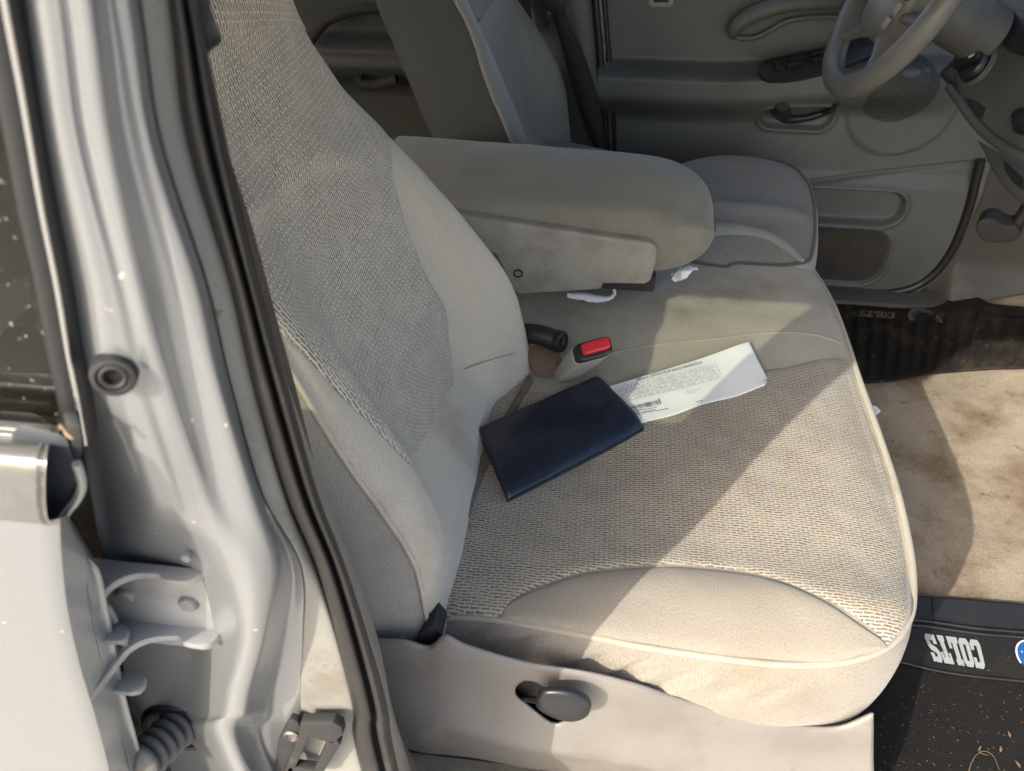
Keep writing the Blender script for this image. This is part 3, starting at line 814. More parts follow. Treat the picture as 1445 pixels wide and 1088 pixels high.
# wiring boot with its ring
bc = at(256, 1024, 'y', -.214)
rg = lathe('wiring_boot', [(.031, -.004), (.031, .001), (.028, .0045), (.024, .0045), (.0225, .0015), (.012, .0005)], bc, (.12, -.98, .1), M['sealgrey'], pil)
bax = at(206, 1070, 'y', -.250)-at(256, 1022, 'y', -.216); bl_ = np.linalg.norm(bax)
prof = []
for k in range(5):
    h = bl_*(.06+k*.24)
    prof += [(.0105, h), (.0138, h+bl_*.02), (.0158, h+bl_*.07), (.0162, h+bl_*.11), (.0155, h+bl_*.155), (.0125, h+bl_*.195), (.0100, h+bl_*.215)]
lathe('bellows', prof, at(256, 1022, 'y', -.216), bax, simple('grey_rubber', (.085, .082, .078), .6), rg, sharp=80)
# check strap bracket at the foot of the pillar
yk = -.214
cb = slab('strap_bracket', [at(x, y, 'y', yk) for x, y in ((413, 1004), (424, 1008), (431, 1020), (420, 1052), (404, 1090), (396, 1130), (386, 1130), (390, 1084), (396, 1036))], (0, -.006, 0), M['rubber'], pil, .0015)
for quad in ([(424, 1020), (470, 1020), (482, 1027), (484, 1037), (470, 1050), (436, 1040), (420, 1045)],
             [(420, 1042), (436, 1040), (422, 1072), (412, 1092), (400, 1092)],
             [(462, 1046), (476, 1046), (480, 1052), (452, 1098), (438, 1098)],
             [(406, 1083), (448, 1088), (446, 1100), (402, 1098)]):
    slab('frame', [at(x, y, 'y', yk-.010) for x, y in quad], (0, .008, 0), M['rubber'], cb, .001)
lathe('bolt', [(.0065, -.002), (.0065, .001), (.0048, .002), (.0042, .0005), (.001, .0004)], at(412, 1038, 'y', yk-.0065), (0, -1, .1), M['steel'], cb, k=20)
# belt height guide hanging at the top of the pillar
gd = [(262, -40), (276, -40), (281, 20), (292, 50), (298, 68), (294, 76), (286, 75), (279, 66), (268, 20)]
slab('belt_guide', [at(x, y, 'y', -.165) for x, y in gd], (0, .012, 0), M['black'], pil, .003)

# passenger belt webbing running down behind the seal
Rr = cat_rom([at(x, y, 'y', -.135) for x, y in [(285, 40), (302, 130), (322, 215), (356, 320), (393, 458), (419, 553), (443, 652), (457, 725), (480, 810), (508, 900), (538, 985), (548, 1005), (568, 1042), (592, 1092), (612, 1140)]], 80)
Ll = Rr.copy(); Ll[:, 0] -= .014; Ll[:, 1] -= .040
pb = surf('seat_belt', np.stack([Rr, (Rr+Ll)/2+[0, -.002, 0], Ll], 1), M['belt'], None, thick=.0014)
tag(pb, 'brown belt webbing hanging between the black door seal and the passenger seat', 'seat belt')

# ================================================================ closed rear door at the left edge
rd = root('rear_door', 'silver rear door with dirty tinted window at the left edge', 'car door', (-.5, -.26, FLOOR))
rows_ = [(735, 82), (764, 83), (784, 84), (864, 93), (944, 111), (1009, 131), (1088, 152), (1180, 172)]
edge = [at(x, y, 'y', -.280) for y, x in rows_]
edge.append(np.array([edge[-1][0]-.01, -.27, -.42]))
edge = cr_param(edge, 60)
G = []
for p in edge:
    z = p[2]; bulge = -.012*math.sin(min(1, max(0, (.50-z)/.9))*math.pi)
    G.append([(p[0]+dx, -.280+bulge*(1-math.exp(dx/.1)) + (.0015 if k == 0 else 0), z) for k, dx in enumerate((0, -.003, -.01, -.03, -.1, -.3, -.6, -.95))])
surf('outer_skin', G, M['paint'], rd, flip=True)
fl = [(764, 95), (789, 120), (809, 135), (854, 145), (909, 156), (984, 172), (1088, 200), (1180, 222)]
lip = [at(x, y, 'y', -.252) for y, x in fl]; lip.append(np.array([lip[-1][0]-.01, -.25, -.42])); lip = cr_param(lip, 60)
lip0 = lip.copy()
G = []
for e, l in zip(edge, lip):
    e = e+np.array([0, .0015, 0])
    m1 = e*.8+l*.2+np.array([0, .005, 0]); m2 = e*.42+l*.58+np.array([0, .005, 0]); m3 = e*.30+l*.70+np.array([0, -.002, 0])
    G.append([e, m1, m2, m3, l+np.array([.0, -.0016, 0]), l+np.array([.0018, .0005, 0]), l+np.array([0, .003, 0]), l+np.array([-.03, .03, 0])])
surf('edge_flange', net(np.array(G), 90, 40), M['paint'], rd, sharp=40)
# belt line moulding and its end face
rr = [(600, 84, -.252), (606, 84, -.2555), (612, 83, -.258), (620, 79, -.2585), (626, 72, -.262), (633, 68, -.270), (655, 65, -.277), (690, 64, -.281), (715, 65, -.283), (733, 68, -.283), (742, 76, -.2815)]
G = []
for y, x, yy in rr:
    p = at(x, y, 'y', yy); G.append([p, p+[-.004, 0, .0], p+[-.02, 0, 0], p+[-.2, 0, 0], p+[-.95, 0, .01]])
G = np.array(G)
for i in range(len(G)): G[i, 1:, 2] += 0
surf('belt_moulding', net(G, 50, 30), M['cap'], rd)
ef = [(67, 628), (74, 618), (85, 612), (95, 618), (103, 640), (108, 657), (108, 680), (100, 705), (85, 728), (70, 744), (64, 735), (62, 690), (64, 655)]
slab('end_cap', [at(x, y, 'y', -.263) for x, y in ef], (-.02, .004, 0), simple('blue_grey_plate', (.055, .06, .07), .5), rd, .001)
er = np.array([at(x, y, 'y', -.266) for x, y in [(108, 654), (114, 672), (115, 690), (108, 706), (95, 722), (84, 742), (80, 764)]])
er = cat_rom(er, 40)
tube('hem', er, .0022, M['paint'], rd, k=10)
ps = [(95, 600), (114, 600), (117, 625), (115, 652), (106, 657), (100, 640)]
slab('rubber_corner', [at(x, y, 'y', -.262) for x, y in ps], (-.01, .012, 0), M['rubber'], rd, .001)
# window frame, bright bead and glass
fr = [(0, -40), (12, 30), (30, 125), (43, 200), (60, 300), (80, 400), (97, 500), (109, 560), (121, 626)]
fr = cat_rom([at(x, y, 'y', -.2525) for x, y in fr], 60)
up = fr[0]+(fr[0]-fr[8])/np.linalg.norm(fr[0]-fr[8])*.10
fr = np.vstack([[up], fr])
tube('window_bead', fr+np.array([0, -.0004, 0]), .0011, M['chrome'], rd, k=8)
G = np.stack([fr+[.0003, .010, 0], fr+[0, -.0004, 0], fr+[-.003, -.002, 0], fr+[-.0075, -.0025, 0], fr+[-.009, .0, 0], fr+[-.010, .001, 0], fr+[-.018, .010, 0]], 1)
surf('window_frame', G, M['black'], rd)
gz = -.2525
z0, z1 = fr[-1][2]-.004, up[2]
gx0, gx1 = fr[-1][0]-.010, up[0]-.012
slab('window_glass', [(gx0, gz, z0), (gx1, gz, z1), (-.95, gz, z1), (-.95, gz, z0)], (0, .004, 0), M['tint'], rd, smooth=False)
slab('upper_frame', [(gx1+.02, -.268, z1), (gx1+.02, -.235, z1+.005), (-.98, -.235, z1+.005), (-.98, -.268, z1)], (0, 0, .03), M['black'], rd, .003)
box('inner_panel', (-1.0, -.235, FLOOR), (-.19, -.17, .42), M['dark'], rd, .01)
# debris in the corner of the window
slab('dry_leaf', cat_rom([at(x, y, 'y', -.268) for x, y in [(83, 598), (88, 602), (94, 610), (103, 619), (99, 620), (91, 614), (88, 607), (84, 606)]], 18, True), (0, .001, 0), M['flake'], rd)
# hinge fingers on the door
for i, poly in enumerate(([(118, 882), (174, 880), (181, 888), (178, 900), (170, 905), (118, 903)], [(130, 946), (190, 948), (205, 955), (204, 966), (196, 975), (182, 978), (130, 970)])):
    z = at(*poly[1], 'y', -.245)[2]
    slab('hinge_finger', [at(x, y, 'z', z) for x, y in poly], (0, 0, -.005), M['paintdull'], rd, .0012)
tube('hinge_link', [at(x, y, 'y', -.245) for x, y in [(140, 870), (143, 858), (148, 855), (153, 862), (160, 876)]], .0028, M['paintdull'], rd, n=16)
tube('hinge_link', [at(x, y, 'y', -.243) for x, y in [(175, 903), (174, 925), (160, 938)]], .0025, M['paintdull'], rd, n=16)

# ================================================================ centre armrest
ar = root('armrest', 'folded down grey velour armrest with scuffed plastic side, tissues under it', 'armrest', (.05, .68, .06))
secs = []
for x in list(np.linspace(-.20, .20, 16))+list(.20+.125*np.sin(np.linspace(.06, 1, 22)*math.pi/2)):
    t = max(0, (x-.20)/.1252); k = (1-t**2.3)**(1/2.3)
    zc = .152+.0*x; hz = .077*k*(.94+.06*math.cos(x*5)); yc = .68+.004; hy = .112*(.45+.55*k) if t > 0 else .112
    if t > 0.995: hz = .002; hy *= .9
    r = []
    for a in np.linspace(0, 2*math.pi, 64, endpoint=False):
        ca, sa = math.cos(a), math.sin(a); e = .52
        yy = yc+hy*math.copysign(abs(ca)**e, ca); zz = zc+hz*math.copysign(abs(sa)**e, sa)
        if sa > 0: zz -= .020*sst(.03, -.09, yy-yc)*sa*0.9      # near shoulder falls away
        if sa > 0: zz -= .012*sst(-.02, .11, yy-yc)*sa
        zz += -.05*x*.5 if sa > 0 else 0
        zz -= .004*math.exp(-((zz-.185)/.006)**2)*(1 if ca < 0 else 0)
        r.append((x+.0, yy-.0015*nz(x*16, zz*30, 3), zz+.0025*nz(x*10, yy*14, 9)+.001*nz(x*35, yy*30, 2)))
    secs.append(r)
surf('pad', secs, M['arm'], ar, cv_=True)
sp = [(640, 302), (688, 310), (760, 320), (850, 334), (905, 341), (922, 345), (928, 354), (926, 372), (918, 398), (910, 402), (850, 401), (849, 409), (800, 413), (733, 416), (725, 412), (700, 360), (660, 340)]
sp = [at(x, y, 'y', .556) for x, y in sp]
pn = slab('side_panel', sp, (0, .03, 0), M['armtrim'], ar, .006, 4)
lathe('screw_hole', [(.0078, -.002), (.0072, .0012), (.0052, .0008), (.0046, -.003), (.0008, -.003)], at(731, 386, 'y', .5555), (0, -1, 0), M['dark'], pn, k=28)
rx = [at(x, y, 'y', .62) for x, y in ((850, 404), (905, 404), (940, 398), (850, 412))]
box('underside', (-.1, .585, .055), (.24, .78, .085), M['dark'], ar, .004)
# crease seam between pad and plastic
cr_ = [at(x, y, 'y', .5645) for x, y in ((655, 292), (700, 300), (780, 313), (850, 325), (905, 333), (940, 335), (990, 326))]

# crumpled tissues below the armrest
def crumple(name, pts, y, r, seed, label):
    P = cat_rom([at(a, b, 'y', y) for a, b in pts], 16)
    V, F = tube_vf(P, [r*(.5+1.0*math.sin(math.pi*min(1, .15+i/15))) for i in range(16)], 18, flat=.6)
    V = [np.array(v)+r*.55*np.array([nz(v[0]*140+seed, v[1]*140, v[2]*140), nz(v[1]*140, v[2]*140+seed, 3), nz(v[2]*140, v[0]*140, seed)]) for v in V]
    o = mk(name, V, F, M['tissue'], None, None, True, 28)
    return tag(o, label, 'tissue')
crumple('crumpled_tissue', [(800, 416), (825, 418), (845, 422), (862, 420), (868, 412), (866, 406)], .60, .0068, 1, 'crumpled white tissue hanging under the armrest plastic side, middle of the picture')
crumple('crumpled_tissue', [(950, 392), (962, 386), (974, 380), (984, 378)], .64, .0088, 5, 'white tissue poking out below the rounded front end of the armrest')

# ================================================================ buckles
bk = root('belt_buckle', 'grey belt buckle with bright red release button beside the wallet', 'belt buckle', tuple(at(800, 520, 'z', .0)))
Bc = at(838, 492, 'z', .074); A0 = at(786, 535, 'z', -.004)
a = Bc-A0; a /= np.linalg.norm(a)
a = np.array([.5, -.2, .84]); a /= np.linalg.norm(a); A0 = Bc-a*.085
wv = np.array([.93, .15, .30]); wv /= np.linalg.norm(wv); tv = np.array([-.3, .8, .5]); tv /= np.linalg.norm(tv)
def rrect(c, hw, ht, n=40, e=.35):
    return [c+wv*hw*math.copysign(abs(math.cos(t))**e, math.cos(t))+tv*ht*math.copysign(abs(math.sin(t))**e, math.sin(t)) for t in np.linspace(0, 2*math.pi, n, endpoint=False)]
Lb = np.linalg.norm(Bc-A0)
def loftr(name, st, mat, par):
    G = [rrect(A0+a*(Lb*s), hw, ht) for s, hw, ht in st]
    V = [p for r in G for p in r]; n = 40
    F = grid_faces(len(G), n, False, True)+[tuple(range(n))[::-1], tuple(range((len(G)-1)*n, len(G)*n))]
    return mk(name, V, F, mat, par, None, True, 45)
hs = loftr('housing', [(-.1, .013, .009), (.0, .015, .010), (.3, .020, .012), (.6, .0245, .0138), (.88, .0265, .0145), (.91, .026, .014)], simple('buckle_grey', (.30, .295, .265), .42), bk)
loftr('collar', [(.905, .0252, .0133), (1.0, .0252, .0133), (1.012, .0240, .0120)], M['black'], bk)
bt = loftr('release_button', [(.98, .0195, .0088), (1.04, .0195, .0088), (1.06, .0180, .0076), (1.065, .0165, .0062)], M['red'], bk)
bt.data.transform(Matrix.Translation(Vector(wv*.002+tv*.0022)))
loftr('latch_slot', [(1.0, .012, .0022), (1.022, .012, .0022)], M['dark'], bk).data.transform(Matrix.Translation(Vector(-tv*.0095)))
st = [at(745, 500, 'z', .03), at(760, 512, 'z', .026), at(775, 523, 'z', .014), at(788, 530, 'z', .004)]
st = cat_rom(st, 20)
slab('webbing', [at(x, y, 'z', z) for x, y, z in ((742, 500, .030), (758, 489, .033), (776, 487, .032), (788, 497, .026), (794, 514, .016), (792, 530, .006), (768, 534, .004), (752, 524, .014))], np.array([0, .0015, .003]), simple('brown_strap', (.14, .085, .055), .8, bs=.5, bscale=700), bk, .001)
b2_ = root('lap_belt_end', 'black belt fitting with ribbed round cap behind the red buckle', 'belt buckle', tuple(at(765, 475, 'z', 0)))
e0, e1 = at(735, 470, 'z', .045), at(786, 481, 'z', .045)
P = cat_rom([e0, (e0+e1)/2+[0, 0, .004], e1], 12)
tube('sleeve', P, .0155, M['black'], b2_, k=16)
dv = e1-e0; dv /= np.linalg.norm(dv)
lathe('ribbed_cap', [(.012, -.006), (.0165, -.004), (.0165, -.001), (.0145, 0), (.0165, .001), (.0165, .004), (.0145, .005), (.0165, .006), (.0160, .010), (.012, .012), (.011, .009), (.006, .009), (.006, .012), (.001, .012)], e1, dv+np.array([.1, -.35, .25]), M['black'], b2_, k=28)

# ================================================================ navy document wallet
wt = root('document_wallet', 'navy blue vinyl document wallet lying closed on the passenger seat cushion', 'wallet', tuple(at(790, 610, 'z', .005)))
c_fl, c_fr, c_nr, c_nl = [at(x, y, 'z', z) for x, y, z in ((674, 604, .016), (843, 529, .016), (911, 600, .015), (717, 700, .016))]
def wp(u, v, dz):   # u along length, v far->near
    p = (1-u)*(1-v)*c_fl+u*(1-v)*c_fr+u*v*c_nr+(1-u)*v*c_nl
    return np.array([p[0], p[1], p[2]+dz])
sec = [(0, -.004), (.0, -.001), (.006, .0), (.05, .0012), (.2, .0026), (.5, .0042), (.68, .0046), (.78, .0036), (.87, .0006), (.94, -.0036), (.985, -.0085), (.995, -.0115), (.98, -.0135), (.95, -.0145)]
G = []
for u in np.linspace(0, 1, 40):
    e = .0012*(math.exp(-u/.01)+math.exp(-(1-u)/.01))
    G.append([wp(u, v, dz-e+.0009*nz(u*5, v*4, 2)) for v, dz in cat_rom(sec, 40)])
cv = surf('cover', G, M['vinyl'], wt, thick=.0018)
# lower cover flap and inner sleeves
G = []
for u in np.linspace(.004, .996, 30):
    G.append([wp(u, v, dz) for v, dz in cat_rom([(.005, -.0095), (.3, -.0105), (.7, -.0125), (.93, -.0150), (.975, -.0142)], 16)])
surf('lower_cover', G, M['vinyl'], wt, thick=.0018)
for k_, dz in enumerate((-.0035, -.0062)):
    G = [[wp(u, v, dz-.002*v) for v in np.linspace(.02, .93, 12)] for u in np.linspace(.008, .992, 20)]
    surf('inner_sleeve', G, M['lever'], wt, thick=.0008)
def weltv(u0, v0, u1, v1, n=40): return [wp(u0+(u1-u0)*t, v0+(v1-v0)*t, .0006 if (v0 == v1) else .0012+.0016*min(1, (v0+(v1-v0)*t)*3)*(1 if (v0+(v1-v0)*t) < .86 else 0)) for t in np.linspace(0, 1, n)]
tube('stitched_edge', weltv(.005, .012, .995, .012), .0008, M['vinyl'], cv, k=6)

# ================================================================ registration paper
pcor = [(852, 548), (1057, 483), (1087, 545), (897, 602)]
pc = [on_top(x, y, .006) for x, y in pcor]
def pap(u, v):
    """u along the strip, v from far to near edge; paper height follows the cushion with soft waves"""
    p = (1-u)*(1-v)*pc[0]+u*(1-v)*pc[1]+u*v*pc[2]+(1-u)*v*pc[3]
    z = h_top(p[0], p[1])*.6+.0+.0075+.0035*sst(.55, 1, u)+.0016*math.sin(u*11+v*2)*sst(.25, 1, v)+.0010*nz(u*6, v*3, 1)
    dy = .0012*math.sin(u*15+.6)*sst(.6, 1, v)*sst(.0, .5, u)
    return np.array([p[0], p[1]+dy, z])
pg = root('registration_paper', 'white vehicle registration slip sticking out from under the navy wallet', 'paper', tuple(pc[3]))
G = np.array([[pap(u, v) for v in np.linspace(0, 1, 40)] for u in np.linspace(-.05, 1, 90)])
G[-1, -5:, :] += np.array([-.002, 0, .0])
for k in range(4):
    G[-1-k, -6:, 0] -= .0016*(4-k)*np.linspace(0, 1, 6)
    G[-1-k, -6:, 2] += .0012*(4-k)*np.linspace(0, 1, 6)
surf('sheet', G, M['paper'], pg, thick=.00025)
def pix2uv(px, py):
    p = on_top(px, py, .006)
    # inverse bilinear by iteration
    u, v = .5, .5
    for _ in range(20):
        q = pap(u, v); e = p[:2]-q[:2]
        J = np.array([(pap(u+.01, v)-q)[:2]/.01, (pap(u, v+.01)-q)[:2]/.01]).T
        d = np.linalg.solve(J, e); u += d[0]; v += d[1]
    return np.array([u, v])
ink_parts = []
def strip(a_, b_, wdt=.05, lift=.0006, n=12):
    """thin printed line between two pixel points; wdt in millimetres"""
    A, B = pix2uv(*a_), pix2uv(*b_)
    P = [pap(*(A+(B-A)*t)) for t in np.linspace(0, 1, n)]
    P = np.array(P); d = P[-1]-P[0]; s = np.array([-d[1], d[0], 0]); s /= np.linalg.norm(s)+1e-9; s *= wdt*.0005
    V = [p+s+[0, 0, lift] for p in P]+[p-s+[0, 0, lift] for p in P]
    return V, [(i, i+1, n+i+1, n+i) for i in range(n-1)]
T0, T1, T2, T3 = (868, 548), (1009, 514.5), (1019.5, 536), (884, 570)
def tq(u, v): return tuple((1-u)*(1-v)*np.array(T0)+u*(1-v)*np.array(T1)+u*v*np.array(T2)+(1-u)*v*np.array(T3))
for v in (0, .22, .45, .7, .95): ink_parts.append(strip(tq(0, v), tq(1, v), .28))
rng = random.Random(3)
for r_ in range(4):
    vv = (0, .22, .45, .7, .95)
    xs = sorted([0, 1]+[(k+rng.uniform(-.3, .3))/8 for k in range(1, 8)])
    for x in xs: ink_parts.append(strip(tq(x, vv[r_]), tq(x, vv[r_+1]), .28, n=3))
    for k in range(8):      # small illegible entries
        x0 = xs[k]+.012; x1 = xs[k+1]-.02
        for q_ in (.35, .7):
            v_ = vv[r_]+(vv[r_+1]-vv[r_])*q_
            x = x0
            while x < x1-.012:
                l = rng.uniform(.006, .018)
                if rng.random() < .8: ink_parts.append(strip(tq(x, v_), tq(min(x+l, x1), v_), .75, n=2))
                x += l+.006
for k in range(26):         # bar code
    t = k/26; ink_parts.append(strip((888+t*42, 575.5-t*11), (891+t*42, 582-t*11), rng.choice((.3, .5, .9)), n=2))
ink_parts.append(strip((929, 563), (932.5, 570), 1.3, n=2))
for y0, x0, x1 in ((0, 967, 991), (3, 969, 980)): ink_parts.append(strip((x0, 554.5+y0-(x0-967)*.2), (x1, 554.5+y0-(x1-967)*.2), .4, n=4))
for k in range(5): ink_parts.append(strip((872+k*.9, 545-k*-3.2), (884+k*4, 541.5+k*2.0), .3, n=4))
merge('printed_lines', ink_parts, M['ink'], pg, smooth=False)

def text_vf(txt, size=1.0):
    cu_ = bpy.data.curves.new('t', 'FONT'); cu_.body = txt; cu_.size = size; cu_.align_x = 'LEFT'; cu_.resolution_u = 2
    o = bpy.data.objects.new('t', cu_); S.collection.objects.link(o)
    dg = bpy.context.evaluated_depsgraph_get(); me = bpy.data.meshes.new_from_object(o.evaluated_get(dg))
    V = np.array([v.co[:] for v in me.vertices]); F = [tuple(p.vertices) for p in me.polygons]
    bpy.data.objects.remove(o); bpy.data.meshes.remove(me)
    return V, F
def paper_text(txt, a_, b_, up_px, lift=.0007):
    """text from pixel a (baseline start) to b (baseline end), up_px: pixel offset of the cap height"""
    V, F = text_vf(txt)
    x0, x1 = V[:, 0].min(), V[:, 0].max(); h = V[:, 1].max()
    A, B = pix2uv(*a_), pix2uv(*b_); H = pix2uv(a_[0]+up_px[0], a_[1]+up_px[1])-A
    out = []
    for v in V:
        uv = A+(B-A)*(v[0]-x0)/(x1-x0)+H*v[1]/h
        out.append(pap(*uv)+np.array([0, 0, lift]))
    return out, F
tx = [paper_text('INDIANA CERTIFICATE OF VEHICLE REGISTRATION', (899.5, 539), (990.5, 514), (-1.2, -3.4)),
      paper_text('FORT WAYNE IN', (894, 589.5), (925, 581), (-1.1, -3.2))]
merge('title_text', tx[:1], M['inkdark'], pg, smooth=False)
merge('address_text', tx[1:], M['inkdark'], pg, smooth=False)
# blurred address lines and the soft grey security band along the wallet
for k, (x0, y0, x1, y1) in enumerate(((890, 578, 929, 568), (889, 584, 926, 575.5), (926, 580.5, 944, 575.5), (982, 569, 991, 567))):
    x = x0; sm_ = []
    while x < x1:
        l = rng.uniform(1.2, 4); t0 = (x-x0)/(x1-x0); t1 = min(1, (x+l-x0)/(x1-x0))
        sm_.append(strip((x0+(x1-x0)*t0, y0+(y1-y0)*t0), (x0+(x1-x0)*t1, y0+(y1-y0)*t1), 1.3, n=2)); x += l+.9
    merge('blurred_line', sm_, M['ink'], pg, smooth=False)

# ================================================================ mats on the floor
def fat(px, py, lift=0.0):
    z = FLOOR
    for _ in range(6):
        p = at(px, py, 'z', z); z = fz(p[0], p[1])+lift
    return np.array([p[0], p[1], z])
mt = root('passenger_mat', 'black footwell mat with pale team lettering on its rubber band', 'floor mat', (.85, .2, FLOOR))
def mat_band(name, up_, lo_, mat, lift, par, n=60, m=20, thick=.004):
    A = resam([fat(*p, lift) for p in up_], n); B = resam([fat(*p, lift) for p in lo_], n)
    G = np.array([[a_+(b_-a_)*t for t in np.linspace(0, 1, m)] for a_, b_ in zip(A, B)])
    return surf(name, G, mat, par, thick=thick)
mat_band('rubber_tray', [(1230, 838), (1300, 841), (1380, 847), (1450, 853), (1560, 866), (1760, 893)], [(1230, 872), (1300, 875), (1380, 886), (1450, 892), (1560, 905), (1760, 933)], M['tray'], .012, mt)
band_u = [(1225, 872), (1300, 876), (1380, 887), (1450, 893), (1560, 906), (1760, 934)]; band_l = [(1215, 925), (1262, 932), (1320, 946), (1380, 955), (1450, 962), (1560, 975), (1760, 1006)]
mat_band('rubber_band', band_u, band_l, M['traystrip'], .015, mt)
for yo in (0, 7): tube('ridge', [fat(x, y+yo, .017) for x, y in band_u], .0022, M['tray'], mt, n=50, k=8)
tube('ridge', [fat(x, y, .016) for x, y in band_l], .0022, M['traystrip'], mt, n=50, k=8)
tube('ridge', [fat(x, y, .014) for x, y in ((1316, 842), (1317, 860), (1319, 876))], .0014, M['tray'], mt, n=20, k=6)
mat_band('mat_carpet', band_l, [(1130, 1250), (1250, 1270), (1400, 1290), (1600, 1300), (1850, 1330)], M['matcar'], .010, mt, 60, 60)
# slab serif letters (5 x 7 units), drawn as single outlines
GL = {
 'C': [(1, 0), (4, 0), (5, 1), (5, 2.6), (3.4, 2.6), (3.4, 1.5), (2, 1.5), (2, 5.5), (3.4, 5.5), (3.4, 4.4), (5, 4.4), (5, 7), (4.2, 7), (3.9, 6.7), (3.6, 7), (1, 7), (0, 6), (0, 1)],
 'O': [(1, 0), (4, 0), (5, 1), (5, 6), (4, 7), (2.5, 7), (2.5, 5.5), (3.1, 5.5), (3.1, 1.5), (1.9, 1.5), (1.9, 5.5), (2.49, 5.5), (2.49, 7), (1, 7), (0, 6), (0, 1)],
 'L': [(0, 0), (5, 0), (5, 3), (3.6, 3), (3.6, 1.5), (2.9, 1.5), (2.9, 5.5), (3.5, 5.5), (3.5, 7), (0, 7), (0, 5.5), (.8, 5.5), (.8, 1.5), (0, 1.5)],
 'T': [(1, 0), (4, 0), (4, 1.4), (3.5, 1.4), (3.5, 5.5), (3.9, 5.5), (3.9, 4.2), (5, 4.2), (5, 7), (0, 7), (0, 4.2), (1.1, 4.2), (1.1, 5.5), (1.5, 5.5), (1.5, 1.4), (1, 1.4)],
 'S': [(0, 0), (.9, 0), (1.2, .4), (1.6, 0), (4, 0), (5, 1), (5, 3), (4, 4), (1.9, 4.7), (1.9, 5.6), (3.2, 5.6), (3.2, 4.7), (5, 4.7), (5, 7), (4.2, 7), (3.9, 6.6), (3.5, 7), (1, 7), (0, 6), (0, 4.3), (1, 3.3), (3.1, 2.5), (3.1, 1.5), (1.7, 1.5), (1.7, 2.4), (0, 2.4)],
}
def letters(name, txt, q, fn, mat, par, tk=.0012):
    """q: pixel corners (start-bottom, end-bottom, end-top, start-top) of the word"""
    parts = []
    adv = 5.35; tot_ = adv*len(txt)-.35
    for k, ch_ in enumerate(txt):
        pts = []
        src = GL[ch_]
        for (x, y) in src:
            u = (k*adv+x)/tot_; v = y/7
            pts.append((1-u)*(1-v)*np.array(q[0])+u*(1-v)*np.array(q[1])+u*v*np.array(q[2])+(1-u)*v*np.array(q[3]))
        W = [fn(*p) for p in pts]
        bm = bmesh.new(); vs = [bm.verts.new(p+np.array([0, 0, tk])) for p in W]; bm.verts.ensure_lookup_table()
        f = bm.faces.new(vs); f.normal_update()
        if f.normal.z < 0: f.normal_flip()
        bmesh.ops.triangulate(bm, faces=[f]); bm.verts.index_update()
        parts.append(([np.array(v.co) for v in bm.verts], [tuple(v.index for v in f.verts) for f in bm.faces])); bm.free()
    return merge(name, parts, mat, par, smooth=False)
letters('lettering', 'COLTS', [(1381, 904), (1302, 894), (1318, 934), (1391, 945)], lambda x, y: fat(x, y, .0165), M['letters'], mt)
def shoe(name, c, r, mat, par, lift, wd, fn, a0=-60, a1=240, sq=1.0):
    # horseshoe: opening towards the reader of the mat; outline built on the mat in metres
    cw = fn(*c)
    V, F = [], []
    n = 48
    for i in range(n):
        a_ = R(a0+(a1-a0)*i/(n-1)); wq = wd*(1.0 if 3 < i < n-4 else 1.0)
        for rr_ in (r-wq/2, r+wq/2): V.append(cw+np.array([rr_*math.cos(a_), sq*rr_*math.sin(a_), lift]))
    for i in range(n-1): F.append((2*i, 2*i+1, 2*i+3, 2*i+2))
    return mk(name, V, F, mat, par, None, False)
fm = lambda x, y: fat(x, y, .016)
shoe('emblem_border', (1463, 931), .0215, M['white'], mt, .0012, .0175, fm, 20-70, 270-30, 1.15)
shoe('emblem', (1463, 931), .0215, M['blue'], mt, .0018, .0125, fm, 24-70, 266-30, 1.15)
dots = []
cw = fm(1463, 931)
for a_ in range(-35, 230, 38):
    q = cw+np.array([.0215*math.cos(R(a_)), 1.15*.0215*math.sin(R(a_)), .0024])
    dots.append(([q+np.array([.0012*math.cos(t), .0012*math.sin(t), 0]) for t in np.linspace(0, 2*math.pi, 8, endpoint=False)], [tuple(range(8))]))
merge('emblem_dots', dots, M['white'], mt, smooth=False)

dm = root('driver_mat', 'muddy ribbed black rubber mat in the dark driver footwell', 'floor mat', (1.0, 1.1, FLOOR))
A = resam([fat(*p, .008) for p in [(1130, 416), (1200, 417), (1290, 424), (1370, 418), (1400, 428), (1450, 432), (1520, 440), (1620, 452)]], 220)
B = resam([fat(*p, .010) for p in [(1130, 545), (1210, 539), (1262, 535), (1320, 526), (1380, 521), (1450, 518), (1520, 516), (1620, 520)]], 220)
G = []
for i, (a_, b_) in enumerate(zip(A, B)):
    row = []
    for t in np.linspace(0, 1, 50):
        p = a_+(b_-a_)*t
        p[2] += .004*float(sst(.22, .26, t)*sst(.97, .9, t))*math.sin(i*.62+t*3)+.004*math.exp(-((t-.22)/.02)**2)+.003*nz(p[0]*8, p[1]*8, 1)
        row.append(p)
    G.append(row)
surf('ribbed_sheet', G, M['matrub'], dm, thick=.005)
letters('lettering', 'COLTS', [(1263, 441), (1213, 438), (1212, 447), (1261, 450)], lambda x, y: fat(x, y, .0165), M['dletters'], dm)
shoe('emblem_border', (1305, 454), .036, M['dletters'], dm, .006, .008, fm, -10, 190, 1.3)
shoe('emblem', (1305, 454), .028, simple('muddy_blue', (.02, .035, .06), .7), dm, .0062, .008, fm, -10, 190, 1.3)

